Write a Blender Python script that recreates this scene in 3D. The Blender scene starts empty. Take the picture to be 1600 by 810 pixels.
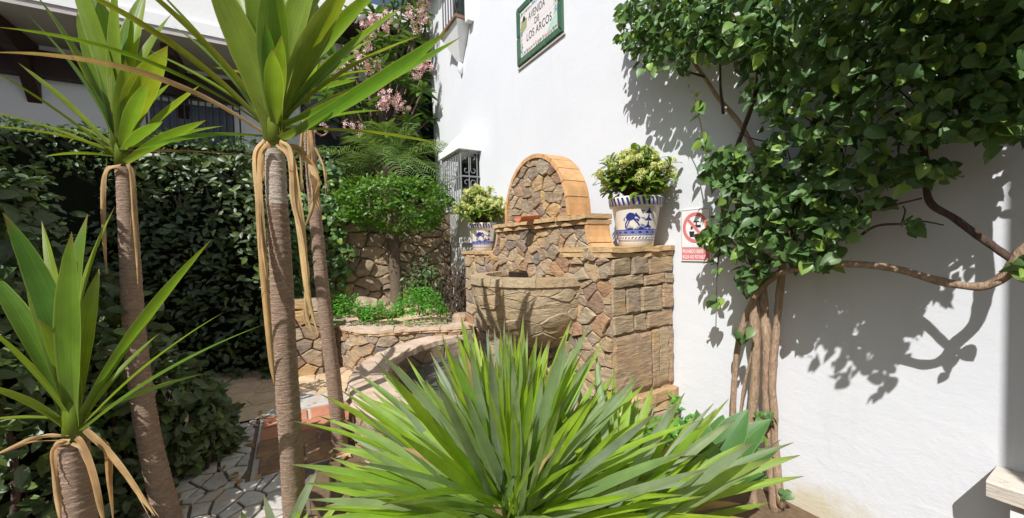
import bpy, bmesh, math, random
import numpy as np
from mathutils import Vector, Matrix, Euler, noise
random.seed(11); np.random.seed(11)
SC = bpy.context.scene
COL = SC.collection
R = math.radians
V = Vector

# ------------------------------------------------------------------ camera
cam_d = bpy.data.cameras.new('camera'); cam = bpy.data.objects.new('camera', cam_d); COL.objects.link(cam)
cam_d.sensor_width = 36.0; cam_d.lens = 13.5; cam_d.clip_start = 0.02; cam_d.clip_end = 500
CAM = V((0, 0, 1.55))
MROT = Matrix.Rotation(R(90 - 1.9), 4, 'X') @ Matrix.Rotation(R(-1.3), 4, 'Z')
cam.matrix_world = Matrix.Translation(CAM) @ MROT
SC.camera = cam

# ------------------------------------------------------------------ sky + sun
SUN_T = V((0.541, 1.063, -1.25)).normalized()          # direction the light travels
elev = math.asin(-SUN_T.z)
az = math.atan2(-SUN_T.x, -SUN_T.y)                    # compass angle of the sun from +Y
w = bpy.data.worlds.new('World'); SC.world = w; w.use_nodes = True
nt = w.node_tree; nt.nodes.clear()
sky = nt.nodes.new('ShaderNodeTexSky'); sky.sky_type = 'NISHITA'; sky.sun_disc = False
sky.sun_elevation = elev; sky.sun_rotation = az
sky.air_density = 1.0; sky.dust_density = 1.6; sky.ozone_density = 1.0
bgn = nt.nodes.new('ShaderNodeBackground'); bgn.inputs['Strength'].default_value = 0.085
out = nt.nodes.new('ShaderNodeOutputWorld')
nt.links.new(sky.outputs[0], bgn.inputs[0]); nt.links.new(bgn.outputs[0], out.inputs[0])
sl = bpy.data.lights.new('sun', 'SUN'); sl.energy = 4.8; sl.angle = R(0.42); sl.color = (1.0, 0.975, 0.945)
so = bpy.data.objects.new('sun', sl); COL.objects.link(so)
so.rotation_euler = SUN_T.to_track_quat('-Z', 'Y').to_euler(); so.location = (-4, -6, 9)
SC.view_settings.view_transform = 'Standard'; SC.view_settings.look = 'None'
SC.view_settings.exposure = 0.19; SC.view_settings.gamma = 1.0
SC.cycles.max_bounces = 8; SC.cycles.transparent_max_bounces = 8
SC.cycles.sample_clamp_indirect = 6.0

# ------------------------------------------------------------------ geometry helpers
M3 = MROT.to_3x3()
def ray(px, py): return M3 @ V(((px - 800) / 600, (405 - py) / 600, -1))
def P(px, py, Y):
    d = ray(px, py); return CAM + d * (Y / d.y)
def PZ(px, py, z):
    d = ray(px, py); return CAM + d * ((z - CAM.z) / d.z)
WD = 2.5                                                # distance of the white wall from the camera
US = V((-0.5, 0.8660254, 0)); UN = V((-0.8660254, -0.5, 0))
def SN(s, n, z): return US * s - UN * (WD - n) + V((0, 0, z))
def PN(px, py, n):
    d = ray(px, py); q = d.dot(-UN); return CAM + d * ((WD - n) / q)
def to_sn(p): return p.dot(US), WD + p.dot(UN), p.z
def rnd(a, b): return random.uniform(a, b)

WL = {}
def wl(o): return WL.get(o.name, V((0, 0, 0)))
def thing(name, label, cat, loc, group=None):
    o = bpy.data.objects.new(name, None); COL.objects.link(o)
    o.empty_display_size = 0.1
    o.location = loc; o['label'] = label; o['category'] = cat
    if group: o['group'] = group
    WL[o.name] = V(loc)
    return o
def structure(o):
    o['kind'] = 'structure'; return o
def place(o, parent, wloc=None):
    COL.objects.link(o)
    if wloc is None: wloc = V((0, 0, 0))
    WL[o.name] = V(wloc)
    if parent is not None:
        o.parent = parent; o.location = V(wloc) - wl(parent)
    else: o.location = wloc
class MB:
    def __init__(s): s.v = []; s.f = []; s.uv = []; s.sm = True
    def vert(s, p): s.v.append(tuple(p)); return len(s.v) - 1
    def face(s, idx, uv=None): s.f.append(tuple(idx)); s.uv.append(uv)
    def box(s, o, a, b, c, j=0):
        """box from corner o with edge vectors a,b,c"""
        i0 = len(s.v)
        for k in range(8):
            p = V(o) + (V(a) if k & 1 else V()) + (V(b) if k & 2 else V()) + (V(c) if k & 4 else V())
            if j: p += V((rnd(-j, j), rnd(-j, j), rnd(-j, j)))
            s.v.append(tuple(p))
        for q in ((0, 2, 3, 1), (4, 5, 7, 6), (0, 1, 5, 4), (2, 6, 7, 3), (0, 4, 6, 2), (1, 3, 7, 5)):
            s.face([i0 + t for t in q])
    def tube(s, pts, rad, sides=8, cap=True):
        pts = [V(p) for p in pts]; n = len(pts); i0 = len(s.v); up = None
        for i, p in enumerate(pts):
            t = (pts[min(i + 1, n - 1)] - pts[max(i - 1, 0)]).normalized()
            if up is None:
                up = V((0, 0, 1)) if abs(t.z) < 0.9 else V((1, 0, 0))
            a = (up - t * up.dot(t)).normalized(); b = t.cross(a); up = a
            r = rad[i] if hasattr(rad, '__len__') else rad
            for k in range(sides):
                th = 2 * math.pi * k / sides
                s.v.append(tuple(p + a * (r * math.cos(th)) + b * (r * math.sin(th))))
        for i in range(n - 1):
            for k in range(sides):
                k2 = (k + 1) % sides
                u0, u1 = k / sides, (k + 1) / sides; v0, v1 = i / (n - 1), (i + 1) / (n - 1)
                s.face((i0 + i * sides + k, i0 + i * sides + k2, i0 + (i + 1) * sides + k2, i0 + (i + 1) * sides + k),
                       ((u0, v0), (u1, v0), (u1, v1), (u0, v1)))
        if cap:
            s.face([i0 + k for k in range(sides)][::-1]); s.face([i0 + (n - 1) * sides + k for k in range(sides)])
    def lathe(s, c, prof, seg=32, cap=False):
        i0 = len(s.v); n = len(prof); c = V(c)
        for (r, z) in prof:
            for k in range(seg):
                th = 2 * math.pi * k / seg
                s.v.append((c.x + r * math.cos(th), c.y + r * math.sin(th), c.z + z))
        for i in range(n - 1):
            for k in range(seg):
                k2 = (k + 1) % seg
                s.face((i0 + i * seg + k, i0 + i * seg + k2, i0 + (i + 1) * seg + k2, i0 + (i + 1) * seg + k),
                       ((k / seg, i / (n - 1)), ((k + 1) / seg, i / (n - 1)), ((k + 1) / seg, (i + 1) / (n - 1)), (k / seg, (i + 1) / (n - 1))))
        if cap:
            s.face([i0 + k for k in range(seg)][::-1]); s.face([i0 + (n - 1) * seg + k for k in range(seg)])
    def mesh(s, name, mat, smooth=None, off=None):
        me = bpy.data.meshes.new(name)
        vs = s.v if off is None else [(x - off.x, y - off.y, z - off.z) for x, y, z in s.v]
        me.from_pydata(vs, [], s.f)
        if any(u is not None for u in s.uv):
            l = me.uv_layers.new(name='UVMap'); arr = []
            for f, u in zip(s.f, s.uv):
                arr += [c for q in (u or [(0, 0)] * len(f)) for c in q]
            l.data.foreach_set('uv', arr)
        if smooth if smooth is not None else s.sm:
            me.polygons.foreach_set('use_smooth', [True] * len(me.polygons))
        if mat: me.materials.append(mat)
        me.update(); return me
    def build(s, name, mat, parent=None, smooth=False, origin=None):
        if origin is None: origin = wl(parent) if parent else V((0, 0, 0))
        origin = V(origin)
        o = bpy.data.objects.new(name, s.mesh(name, mat, smooth, origin)); place(o, parent, origin)
        return o
def stuff(o): o['kind'] = 'stuff'; return o
def tag(o, label, cat, group=None):
    o['label'] = label; o['category'] = cat
    if group: o['group'] = group
    return o
def inst(name, me, M, parent):
    o = bpy.data.objects.new(name, me); COL.objects.link(o)
    o.parent = parent; o.matrix_local = Matrix.Translation(-wl(parent)) @ M
    return o
def join_inst(name, me, mats, mat, parent):
    nv = len(me.vertices); co = np.empty(nv * 3); me.vertices.foreach_get('co', co); co = co.reshape(-1, 3)
    nl = len(me.loops); li = np.empty(nl, int); me.loops.foreach_get('vertex_index', li)
    ls = np.empty(len(me.polygons), int); me.polygons.foreach_get('loop_start', ls)
    lt = np.empty(len(me.polygons), int); me.polygons.foreach_get('loop_total', lt)
    K = len(mats); A = np.array([[list(r) for r in m] for m in mats])
    ch = np.concatenate([co, np.ones((nv, 1))], 1)
    off = np.array(wl(parent)) if parent else np.zeros(3)
    vs = np.einsum('kij,vj->kvi', A, ch)[..., :3] - off
    m = bpy.data.meshes.new(name)
    m.vertices.add(K * nv); m.vertices.foreach_set('co', vs.ravel())
    m.loops.add(K * nl); m.loops.foreach_set('vertex_index', (li[None] + (np.arange(K) * nv)[:, None]).ravel())
    m.polygons.add(K * len(ls)); m.polygons.foreach_set('loop_start', (ls[None] + (np.arange(K) * nl)[:, None]).ravel())
    m.polygons.foreach_set('loop_total', np.tile(lt, K))
    m.polygons.foreach_set('use_smooth', np.ones(K * len(ls), bool))
    if me.uv_layers:
        uv = np.empty(nl * 2); me.uv_layers[0].data.foreach_get('uv', uv)
        l = m.uv_layers.new(name='UVMap'); l.data.foreach_set('uv', np.tile(uv, K))
    m.materials.append(mat); m.update(); m.validate()
    o = bpy.data.objects.new(name, m); place(o, parent, V(off))
    return o
def in_frame(p):
    q = M3.transposed() @ (p - CAM)
    if q.z > -0.05: return None
    x = 800 + 600 * q.x / -q.z; y = 405 - 600 * q.y / -q.z
    return (x, y, -q.z) if -10 < x < 1610 and -10 < y < 820 else None
def scatter(parent, me, mats, mat, name='leaf', rest='foliage', limit=300, key=None):
    """the leaves that show largest as parts of their own, the others joined"""
    sc = []
    for i, m in enumerate(mats):
        f = in_frame(m.translation)
        k = (f[2] if f else 1e3) if key is None else (key(m) if f else 1e3)
        sc.append((k, i))
    sc.sort()
    keep = [i for k, i in sc[:limit] if k < 900]
    ks = set(keep)
    for i in keep: inst(name, me, mats[i], parent)
    others = [m for i, m in enumerate(mats) if i not in ks]
    if others: stuff(join_inst(rest, me, others, mat, parent))
def frame_m(p, x, z, s=(1, 1, 1)):
    """matrix with local Y = leaf axis x, local Z = normal z"""
    y = V(x).normalized(); z = V(z); z = z - y * z.dot(y)
    if z.length < 1e-4: z = y.orthogonal()
    z.normalize(); xx = y.cross(z)
    m = Matrix((xx, y, z)).transposed().to_4x4()
    return Matrix.Translation(p) @ m @ Matrix.Diagonal((s[0], s[1], s[2], 1))

# ------------------------------------------------------------------ materials
class NT:
    def __init__(s, name):
        s.m = bpy.data.materials.new(name); s.m.use_nodes = True; s.t = s.m.node_tree; s.t.nodes.clear()
    def n(s, typ, **k):
        nd = s.t.nodes.new('ShaderNode' + typ)
        for a, b in k.items():
            if a.startswith('_'): setattr(nd, a[1:], b)
        return nd
    def l(s, a, b): s.t.links.new(a, b)
    def val(s, sock, v):
        if hasattr(v, 'is_output'): s.l(v, sock)
        else: sock.default_value = v
    def math(s, op, a, b=0.0, c=None):
        nd = s.n('Math', _operation=op); s.val(nd.inputs[0], a); s.val(nd.inputs[1], b)
        if c is not None: s.val(nd.inputs[2], c)
        return nd.outputs[0]
    def mix(s, f, a, b, mode='MIX'):
        nd = s.n('MixRGB', _blend_type=mode); s.val(nd.inputs[0], f)
        for i, q in ((1, a), (2, b)):
            s.val(nd.inputs[i], q if hasattr(q, 'is_output') else (*q[:3], 1))
        return nd.outputs[0]
    def noise(s, scale, vec=None, detail=4, rough=0.55, dist=0.0):
        nd = s.n('TexNoise'); nd.inputs['Scale'].default_value = scale; nd.inputs['Detail'].default_value = detail
        nd.inputs['Roughness'].default_value = rough; nd.inputs['Distortion'].default_value = dist
        if vec is not None: s.l(vec, nd.inputs['Vector'])
        return nd.outputs['Fac']
    def ramp(s, fac, stops, interp='LINEAR'):
        nd = s.n('ValToRGB'); cr = nd.color_ramp; cr.interpolation = interp
        while len(cr.elements) < len(stops): cr.elements.new(0.5)
        for e, (p, c) in zip(cr.elements, stops):
            e.position = p; e.color = (*c[:3], 1) if hasattr(c, '__len__') else (c, c, c, 1)
        s.l(fac, nd.inputs[0]); return nd.outputs[0]
    def coord(s, kind='Object', scale=None, off=None):
        tc = s.n('TexCoord').outputs[kind]
        if scale is None and off is None: return tc
        mp = s.n('Mapping'); s.l(tc, mp.inputs[0])
        if scale: mp.inputs['Scale'].default_value = scale
        if off is not None: s.l(off, mp.inputs['Location'])
        return mp.outputs[0]
    def rand(s):
        a = s.n('ObjectInfo').outputs['Random']; b = s.n('NewGeometry').outputs['Random Per Island']
        return s.math('FRACT', s.math('ADD', a, b))
    def bump(s, h, strength=0.3, dist=0.01, prev=None):
        nd = s.n('Bump'); nd.inputs['Strength'].default_value = strength; nd.inputs['Distance'].default_value = dist
        s.l(h, nd.inputs['Height'])
        if prev is not None: s.l(prev, nd.inputs['Normal'])
        return nd.outputs[0]
    def out(s, col, rough=0.6, spec=0.4, normal=None, trans=0.0, tcol=None, metal=0.0, coat=0.0):
        p = s.n('BsdfPrincipled'); s.val(p.inputs['Base Color'], col if hasattr(col, 'is_output') else (*col[:3], 1))
        s.val(p.inputs['Roughness'], rough); p.inputs['Specular IOR Level'].default_value = spec
        p.inputs['Metallic'].default_value = metal; p.inputs['Coat Weight'].default_value = coat
        if normal is not None: s.l(normal, p.inputs['Normal'])
        o = s.n('OutputMaterial'); sh = p.outputs[0]
        if trans:
            t = s.n('BsdfTranslucent'); s.val(t.inputs[0], tcol if tcol is not None else col)
            mx = s.n('MixShader'); s.val(mx.inputs[0], trans); s.l(sh, mx.inputs[1]); s.l(t.outputs[0], mx.inputs[2]); sh = mx.outputs[0]
        s.l(sh, o.inputs[0]); return s.m

def plain(name, col, rough=0.6, spec=0.3, metal=0.0, nz=0.15, bump=0.15, scale=30):
    m = NT(name); c = m.coord(); f = m.noise(scale, c)
    k = m.mix(m.math('MULTIPLY', f, 1.0), [x * (1 - nz) for x in col], [min(1, x * (1 + nz)) for x in col])
    return m.out(k, rough, spec, m.bump(f, bump, 0.004), metal=metal)

def leaf_mat(name, stops, rough=0.42, spec=0.45, trans=0.25, tboost=1.6, edge=None, spots=None, rib=0.0, tip=None, base=None, nz=0.35, streak=0.0):
    m = NT(name); r = m.rand()
    col = m.ramp(r, [(i / (len(stops) - 1), c) for i, c in enumerate(stops)])
    oc = m.coord(); f = m.noise(9, oc, 3)
    col = m.mix(0.999, col, m.ramp(f, [(0.25, 1 - nz), (0.75, 1 + nz)]), 'MULTIPLY')
    uvn = m.n('TexCoord').outputs['UV']; sx = m.n('SeparateXYZ'); m.l(uvn, sx.inputs[0])
    u, v = sx.outputs[0], sx.outputs[1]
    if tip: col = m.mix(m.ramp(v, [(0.90, 0), (1.0, 0.85)]), col, tip)
    if base: col = m.mix(m.ramp(v, [(0.0, 0.8), (0.28, 0.0)]), col, base)
    if streak:
        mp = m.n('Mapping'); m.l(uvn, mp.inputs[0]); mp.inputs['Scale'].default_value = (26, 1.3, 1)
        cv = m.n('CombineXYZ'); m.l(m.math('MULTIPLY', r, 31.0), cv.inputs[1]); m.l(cv.outputs[0], mp.inputs['Location'])
        sf = m.noise(1.0, mp.outputs[0], 3, 0.6)
        col = m.mix(0.999, col, m.ramp(sf, [(0.3, 1 - streak), (0.7, 1 + streak)]), 'MULTIPLY')
    d = m.math('ABSOLUTE', m.math('SUBTRACT', u, 0.5))
    if edge: col = m.mix(m.ramp(d, [(0.44, 0), (0.485, 0.75)]), col, edge)
    if spots:
        sp = m.noise(14, m.coord('Object', (1, 1, 1)), 5, 0.65)
        col = m.mix(m.ramp(sp, [(0.66, 0), (0.73, 0.9)]), col, spots)
    nrm = None
    if rib:
        wv = m.math('SINE', m.math('MULTIPLY', u, 60)); nrm = m.bump(wv, rib, 0.002)
    else:
        nrm = m.bump(m.ramp(d, [(0.0, 0), (0.06, 1)]), 0.25, 0.002)
    tc = m.mix(0.999, col, (tboost * 1.05, tboost, tboost * 0.45), 'MULTIPLY')
    return m.out(col, rough, spec, nrm, trans, tc)

def stone_mat(name, stops, stretch=(3, 3, 16), bumps=0.6, mott=0.35):
    m = NT(name); r = m.n('ObjectInfo').outputs['Random']
    off = m.n('CombineXYZ'); 
    for i in range(3): m.l(m.math('MULTIPLY', r, 17.0 + 5 * i), off.inputs[i])
    col = m.ramp(r, [(i / (len(stops) - 1), c) for i, c in enumerate(stops)], 'LINEAR')
    c1 = m.coord('Object', stretch, off.outputs[0]); f1 = m.noise(3.0, c1, 7, 0.65, 0.6)
    c2 = m.coord('Object', None, None); f2 = m.noise(14, c2, 5, 0.6)
    col = m.mix(0.999, col, m.ramp(f1, [(0.25, 1 - mott * 1.3), (0.5, 1.0), (0.75, 1 + mott)]), 'MULTIPLY')
    f3 = m.noise(5, c2, 4, 0.6)
    col = m.mix(m.ramp(f3, [(0.52, 0), (0.70, 0.65)]), col, (0.46, 0.30, 0.14))
    col = m.mix(m.ramp(f2, [(0.60, 0), (0.75, 0.5)]), col, (0.20, 0.17, 0.15))
    b = m.bump(f1, bumps, 0.02); b = m.bump(f2, 0.3, 0.008, b)
    return m.out(col, 0.85, 0.2, b)

def stucco():
    m = NT('white_stucco'); c = m.coord()
    big = m.noise(0.9, c, 4, 0.6); mid = m.noise(7, m.coord('Object', (1, 1, 1.6)), 5, 0.6, 0.5); fine = m.noise(55, c, 4, 0.7)
    col = m.ramp(big, [(0.3, (0.66, 0.68, 0.715)), (0.7, (0.71, 0.725, 0.755))])
    col = m.mix(m.ramp(mid, [(0.60, 0), (0.8, 0.25)]), col, (0.70, 0.68, 0.64))
    # rain splash and moss near the ground: a stain with its own uneven outline
    sx = m.n('SeparateXYZ'); m.l(c, sx.inputs[0])
    h = m.math('ADD', sx.outputs[2], m.math('MULTIPLY', m.noise(3.5, c, 5, 0.65), -0.55))
    col = m.mix(m.ramp(m.math('ADD', h, 0.5), [(0.22, 0.75), (0.42, 0.0)]), col, (0.52, 0.45, 0.26))
    dr = m.noise(3.0, m.coord('Object', (2.2, 2.2, 0.22)), 5, 0.65)
    col = m.mix(m.ramp(dr, [(0.56, 0), (0.80, 0.35)]), col, (0.60, 0.585, 0.55))
    # fine cracks
    vo = m.n('TexVoronoi', _feature='DISTANCE_TO_EDGE'); vo.inputs['Scale'].default_value = 0.9
    wc = m.n('MixRGB', _blend_type='ADD'); wc.inputs[0].default_value = 0.35; m.l(c, wc.inputs[1])
    nz = m.n('TexNoise'); nz.inputs['Scale'].default_value = 3; nz.inputs['Detail'].default_value = 5; m.l(c, nz.inputs['Vector']); m.l(nz.outputs['Color'], wc.inputs[2])
    m.l(wc.outputs[0], vo.inputs['Vector'])
    cr = m.ramp(vo.outputs['Distance'], [(0.0, 0.35), (0.004, 0.0)])
    cr = m.mix(m.ramp(m.noise(1.7, c, 2), [(0.5, 0), (0.62, 1)]), (0, 0, 0), cr)
    col = m.mix(cr, col, (0.62, 0.60, 0.57))
    lowp = m.ramp(sx.outputs[2], [(0.0, 1.0), (1.0, 0.35)])
    b = m.bump(m.math('MULTIPLY', mid, lowp), 0.32, 0.018); b = m.bump(m.math('MULTIPLY', fine, lowp), 0.45, 0.004, b)
    b = m.bump(m.math('SUBTRACT', 1.0, cr), 0.25, 0.003, b)
    return m.out(col, 0.8, 0.2, b)

STUCCO = stucco()
WHITE = plain('white_plaster', (0.80, 0.80, 0.79), 0.75, 0.2, nz=0.05, bump=0.2, scale=25)
SOFFIT = plain('grey_render', (0.52, 0.48, 0.45), 0.85, 0.1, nz=0.1, scale=8)
IRON = plain('black_iron', (0.015, 0.015, 0.018), 0.45, 0.5, nz=0.1)
GREYIRON = plain('grey_painted_iron', (0.22, 0.22, 0.23), 0.45, 0.5, nz=0.1)
WOOD = plain('dark_brown_wood', (0.035, 0.016, 0.012), 0.5, 0.4, nz=0.3, scale=12)
GLASS = plain('window_glass', (0.03, 0.035, 0.04), 0.08, 0.6, nz=0.02, bump=0)
TERRA = plain('terracotta', (0.50, 0.23, 0.11), 0.8, 0.2, nz=0.25, scale=18)
STONES = stone_mat('slate_stone', [(0.321, 0.243, 0.164), (0.407, 0.305, 0.202), (0.268, 0.212, 0.16), (0.459, 0.331, 0.197), (0.353, 0.269, 0.183), (0.29, 0.197, 0.141), (0.428, 0.331, 0.226), (0.503, 0.331, 0.16), (0.363, 0.295, 0.221), (0.385, 0.279, 0.179), (0.428, 0.342, 0.235), (0.20, 0.155, 0.13), (0.40, 0.235, 0.13), (0.31, 0.25, 0.20), (0.17, 0.15, 0.145)], (3, 3, 13), 0.8, 0.45)
BLOCKS = stone_mat('squared_block', [(0.367, 0.283, 0.185), (0.408, 0.307, 0.195), (0.337, 0.267, 0.195), (0.388, 0.267, 0.167), (0.428, 0.328, 0.207)], (3, 3, 15), 0.8, 0.4)
DULLSTONE = stone_mat('rubble_stone', [(0.30, 0.235, 0.17), (0.38, 0.30, 0.21), (0.26, 0.21, 0.165), (0.43, 0.33, 0.22), (0.34, 0.265, 0.19)], (3, 3, 5), 0.5)
LEDGE = stone_mat('ledge_stone', [(0.528, 0.356, 0.19), (0.605, 0.432, 0.24), (0.462, 0.302, 0.16), (0.572, 0.389, 0.2)], (4, 4, 14), 0.5, 0.25)
MORTAR = plain('sandy_mortar', (0.34, 0.265, 0.185), 0.95, 0.1, nz=0.3, bump=0.6, scale=40)
COPE = stone_mat('coping_stone', [(0.56, 0.43, 0.33), (0.6, 0.47, 0.37), (0.52, 0.4, 0.3)], (4, 4, 4), 0.35, 0.2)
BOWLST = stone_mat('bowl_stone', [(0.393, 0.305, 0.2), (0.421, 0.328, 0.216), (0.365, 0.282, 0.187), (0.402, 0.315, 0.203), (0.355, 0.259, 0.161)], (6, 6, 9), 0.7, 0.3)
ORANGE = stone_mat('orange_tile', [(0.62, 0.35, 0.16), (0.66, 0.40, 0.20), (0.58, 0.31, 0.14)], (3, 3, 3), 0.25, 0.2)
FLAG = stone_mat('sandy_flag', [(0.58, 0.43, 0.27), (0.64, 0.49, 0.32), (0.54, 0.40, 0.26)], (3, 3, 3), 0.3, 0.2)
SOIL = plain('garden_soil', (0.16, 0.11, 0.07), 0.95, 0.1, nz=0.5, bump=0.9, scale=30)
SAND = plain('sandy_ground', (0.60, 0.46, 0.30), 0.95, 0.1, nz=0.3, bump=0.6, scale=14)
PAVEST = stone_mat('pale_paving', [(0.529, 0.497, 0.462), (0.632, 0.599, 0.55), (0.483, 0.452, 0.418), (0.575, 0.542, 0.484)], (3, 3, 3), 0.25, 0.15)
PAVEMOR = plain('dark_joint', (0.16, 0.13, 0.11), 0.95, 0.1, nz=0.3, bump=0.4, scale=40)
PALEJOINT = plain('pale_joint', (0.50, 0.44, 0.38), 0.95, 0.1, nz=0.2, bump=0.4, scale=40)
BRICK = stone_mat('terracotta_brick', [(0.48, 0.20, 0.12), (0.54, 0.25, 0.15), (0.44, 0.18, 0.11)], (3, 3, 3), 0.25, 0.2)
BROWNBRICK = stone_mat('brown_brick', [(0.25, 0.15, 0.09), (0.31, 0.19, 0.11), (0.22, 0.13, 0.08)], (3, 3, 3), 0.3, 0.3)
YUC = leaf_mat('yucca_leaf', [(0.102, 0.19, 0.02), (0.18, 0.259, 0.022), (0.078, 0.19, 0.03), (0.204, 0.265, 0.025), (0.132, 0.23, 0.03)],
               rough=0.40, spec=0.35, trans=0.42, tboost=1.9, edge=(0.30, 0.34, 0.08), spots=None, base=(0.16, 0.20, 0.05), nz=0.2, streak=0.16, tip=(0.20, 0.12, 0.04))
YUCS = leaf_mat('spotted_yucca_leaf', [(0.176, 0.221, 0.02), (0.209, 0.231, 0.022)],
               rough=0.42, spec=0.35, trans=0.4, tboost=1.7, edge=(0.30, 0.34, 0.08), spots=(0.32, 0.15, 0.03), base=(0.16, 0.20, 0.05), nz=0.25, streak=0.16, tip=(0.22, 0.12, 0.04))
DRY = leaf_mat('dry_leaf', [(0.46, 0.30, 0.15), (0.56, 0.41, 0.22), (0.36, 0.20, 0.08), (0.52, 0.36, 0.17)], rough=0.7, spec=0.2, trans=0.25, tboost=1.1, rib=0.12, nz=0.45, streak=0.5, spots=(0.22, 0.10, 0.03), edge=(0.60, 0.48, 0.28))
SPIKE = leaf_mat('sword_leaf', [(0.209, 0.374, 0.024), (0.297, 0.464, 0.026), (0.22, 0.284, 0.206), (0.352, 0.487, 0.031), (0.165, 0.306, 0.036), (0.275, 0.34, 0.254), (0.275, 0.43, 0.036), (0.24, 0.29, 0.22)],  # grey-green stops put sky sheen on shaded blades into the colour
                 rough=0.42, spec=0.55, trans=0.42, tboost=1.8, rib=0.3, edge=(0.26, 0.32, 0.10), tip=(0.16, 0.13, 0.06), nz=0.25, streak=0.2)
AGAVE = leaf_mat('agave_leaf', [(0.07, 0.17, 0.045), (0.09, 0.20, 0.05)], rough=0.45, trans=0.25, edge=(0.22, 0.32, 0.12), nz=0.15)
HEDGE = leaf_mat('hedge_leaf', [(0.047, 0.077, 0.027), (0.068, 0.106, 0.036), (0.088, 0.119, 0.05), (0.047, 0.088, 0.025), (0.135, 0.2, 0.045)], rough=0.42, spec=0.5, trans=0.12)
HEDGE2 = leaf_mat('small_hedge_leaf', [(0.07, 0.13, 0.04), (0.10, 0.17, 0.05), (0.05, 0.10, 0.035)], rough=0.4, trans=0.2)
IVY = leaf_mat('ivy_leaf', [(0.079, 0.163, 0.041), (0.121, 0.222, 0.064), (0.097, 0.185, 0.069), (0.079, 0.163, 0.046), (0.144, 0.237, 0.081), (0.258, 0.399, 0.058)], rough=0.42, spec=0.45, trans=0.22)
TOPI = leaf_mat('topiary_leaf', [(0.072, 0.176, 0.011), (0.104, 0.232, 0.016), (0.056, 0.144, 0.011), (0.128, 0.248, 0.018)], rough=0.38, trans=0.3)
HERB = leaf_mat('herb_leaf', [(0.08, 0.29, 0.02), (0.11, 0.36, 0.03), (0.06, 0.23, 0.02)], rough=0.5, trans=0.3)
PLUM = leaf_mat('frangipani_leaf', [(0.08, 0.16, 0.04), (0.11, 0.21, 0.05), (0.14, 0.25, 0.07)], rough=0.32, spec=0.6, trans=0.25)
PALM = leaf_mat('palm_leaflet', [(0.12, 0.22, 0.05), (0.16, 0.27, 0.08), (0.19, 0.27, 0.09)], rough=0.4, trans=0.25)
POTL = leaf_mat('potted_leaf', [(0.14, 0.25, 0.03), (0.19, 0.30, 0.04), (0.11, 0.20, 0.025), (0.28, 0.36, 0.09)], rough=0.4, trans=0.3)
PINK = leaf_mat('pink_petal', [(0.75, 0.30, 0.40), (0.82, 0.60, 0.60), (0.85, 0.78, 0.72), (0.80, 0.45, 0.50), (0.60, 0.18, 0.16)], rough=0.6, trans=0.2, tboost=1.0, nz=0.1)
CREAM = leaf_mat('cream_petal', [(0.66, 0.70, 0.20), (0.74, 0.74, 0.34), (0.56, 0.64, 0.18), (0.76, 0.73, 0.38)], rough=0.6, trans=0.2, tboost=1.0, nz=0.1)
DRYSHRUB = leaf_mat('dry_shrub_leaf', [(0.06, 0.035, 0.025), (0.10, 0.06, 0.04), (0.04, 0.06, 0.02)], rough=0.6, trans=0.1)
BARKM = None
def bark(name, c0, c1, ringed=True, rs=70):
    m = NT(name); c = m.coord()
    st = m.coord('Object', (5, 5, 26) if ringed else (14, 14, 4)); f = m.noise(5, st, 6, 0.65, 0.7); g = m.noise(60, c, 4)
    col = m.ramp(f, [(0.28, c0), (0.52, [(a + b) / 2 for a, b in zip(c0, c1)]), (0.72, c1)])
    col = m.mix(m.ramp(g, [(0.62, 0), (0.74, 0.6)]), col, [min(1, x * 1.5) for x in c1])
    b = m.bump(f, 1.0, 0.018); b = m.bump(g, 0.4, 0.005, b)
    return m.out(col, 0.85, 0.2, b)
YBARK = bark('yucca_bark', (0.25, 0.165, 0.12), (0.52, 0.38, 0.28))
YPALE = bark('pale_yucca_stem', (0.44, 0.37, 0.30), (0.58, 0.50, 0.42))
VBARK = bark('vine_bark', (0.30, 0.20, 0.13), (0.54, 0.39, 0.27), False)
DBARK = bark('dark_twig_bark', (0.07, 0.045, 0.035), (0.16, 0.11, 0.08), False)
PBARK = bark('palm_bark', (0.10, 0.075, 0.055), (0.27, 0.20, 0.15))

# ------------------------------------------------------------------ stone cells
def clip_half(poly, a, b, c):
    """keep a*x+b*y<=c"""
    o = []; n = len(poly)
    for i in range(n):
        p, q = poly[i], poly[(i + 1) % n]
        dp = a * p[0] + b * p[1] - c; dq = a * q[0] + b * q[1] - c
        if dp <= 0: o.append(p)
        if (dp < 0) != (dq < 0) and dp != dq:
            t = dp / (dp - dq); o.append((p[0] + (q[0] - p[0]) * t, p[1] + (q[1] - p[1]) * t))
    return o
def area(poly): return 0.5 * sum(poly[i][0] * poly[(i + 1) % len(poly)][1] - poly[(i + 1) % len(poly)][0] * poly[i][1] for i in range(len(poly)))
def inside(poly, x, y):
    c = False; n = len(poly)
    for i in range(n):
        (x1, y1), (x2, y2) = poly[i], poly[(i + 1) % n]
        if (y1 > y) != (y2 > y) and x < (x2 - x1) * (y - y1) / (y2 - y1) + x1: c = not c
    return c
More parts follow.
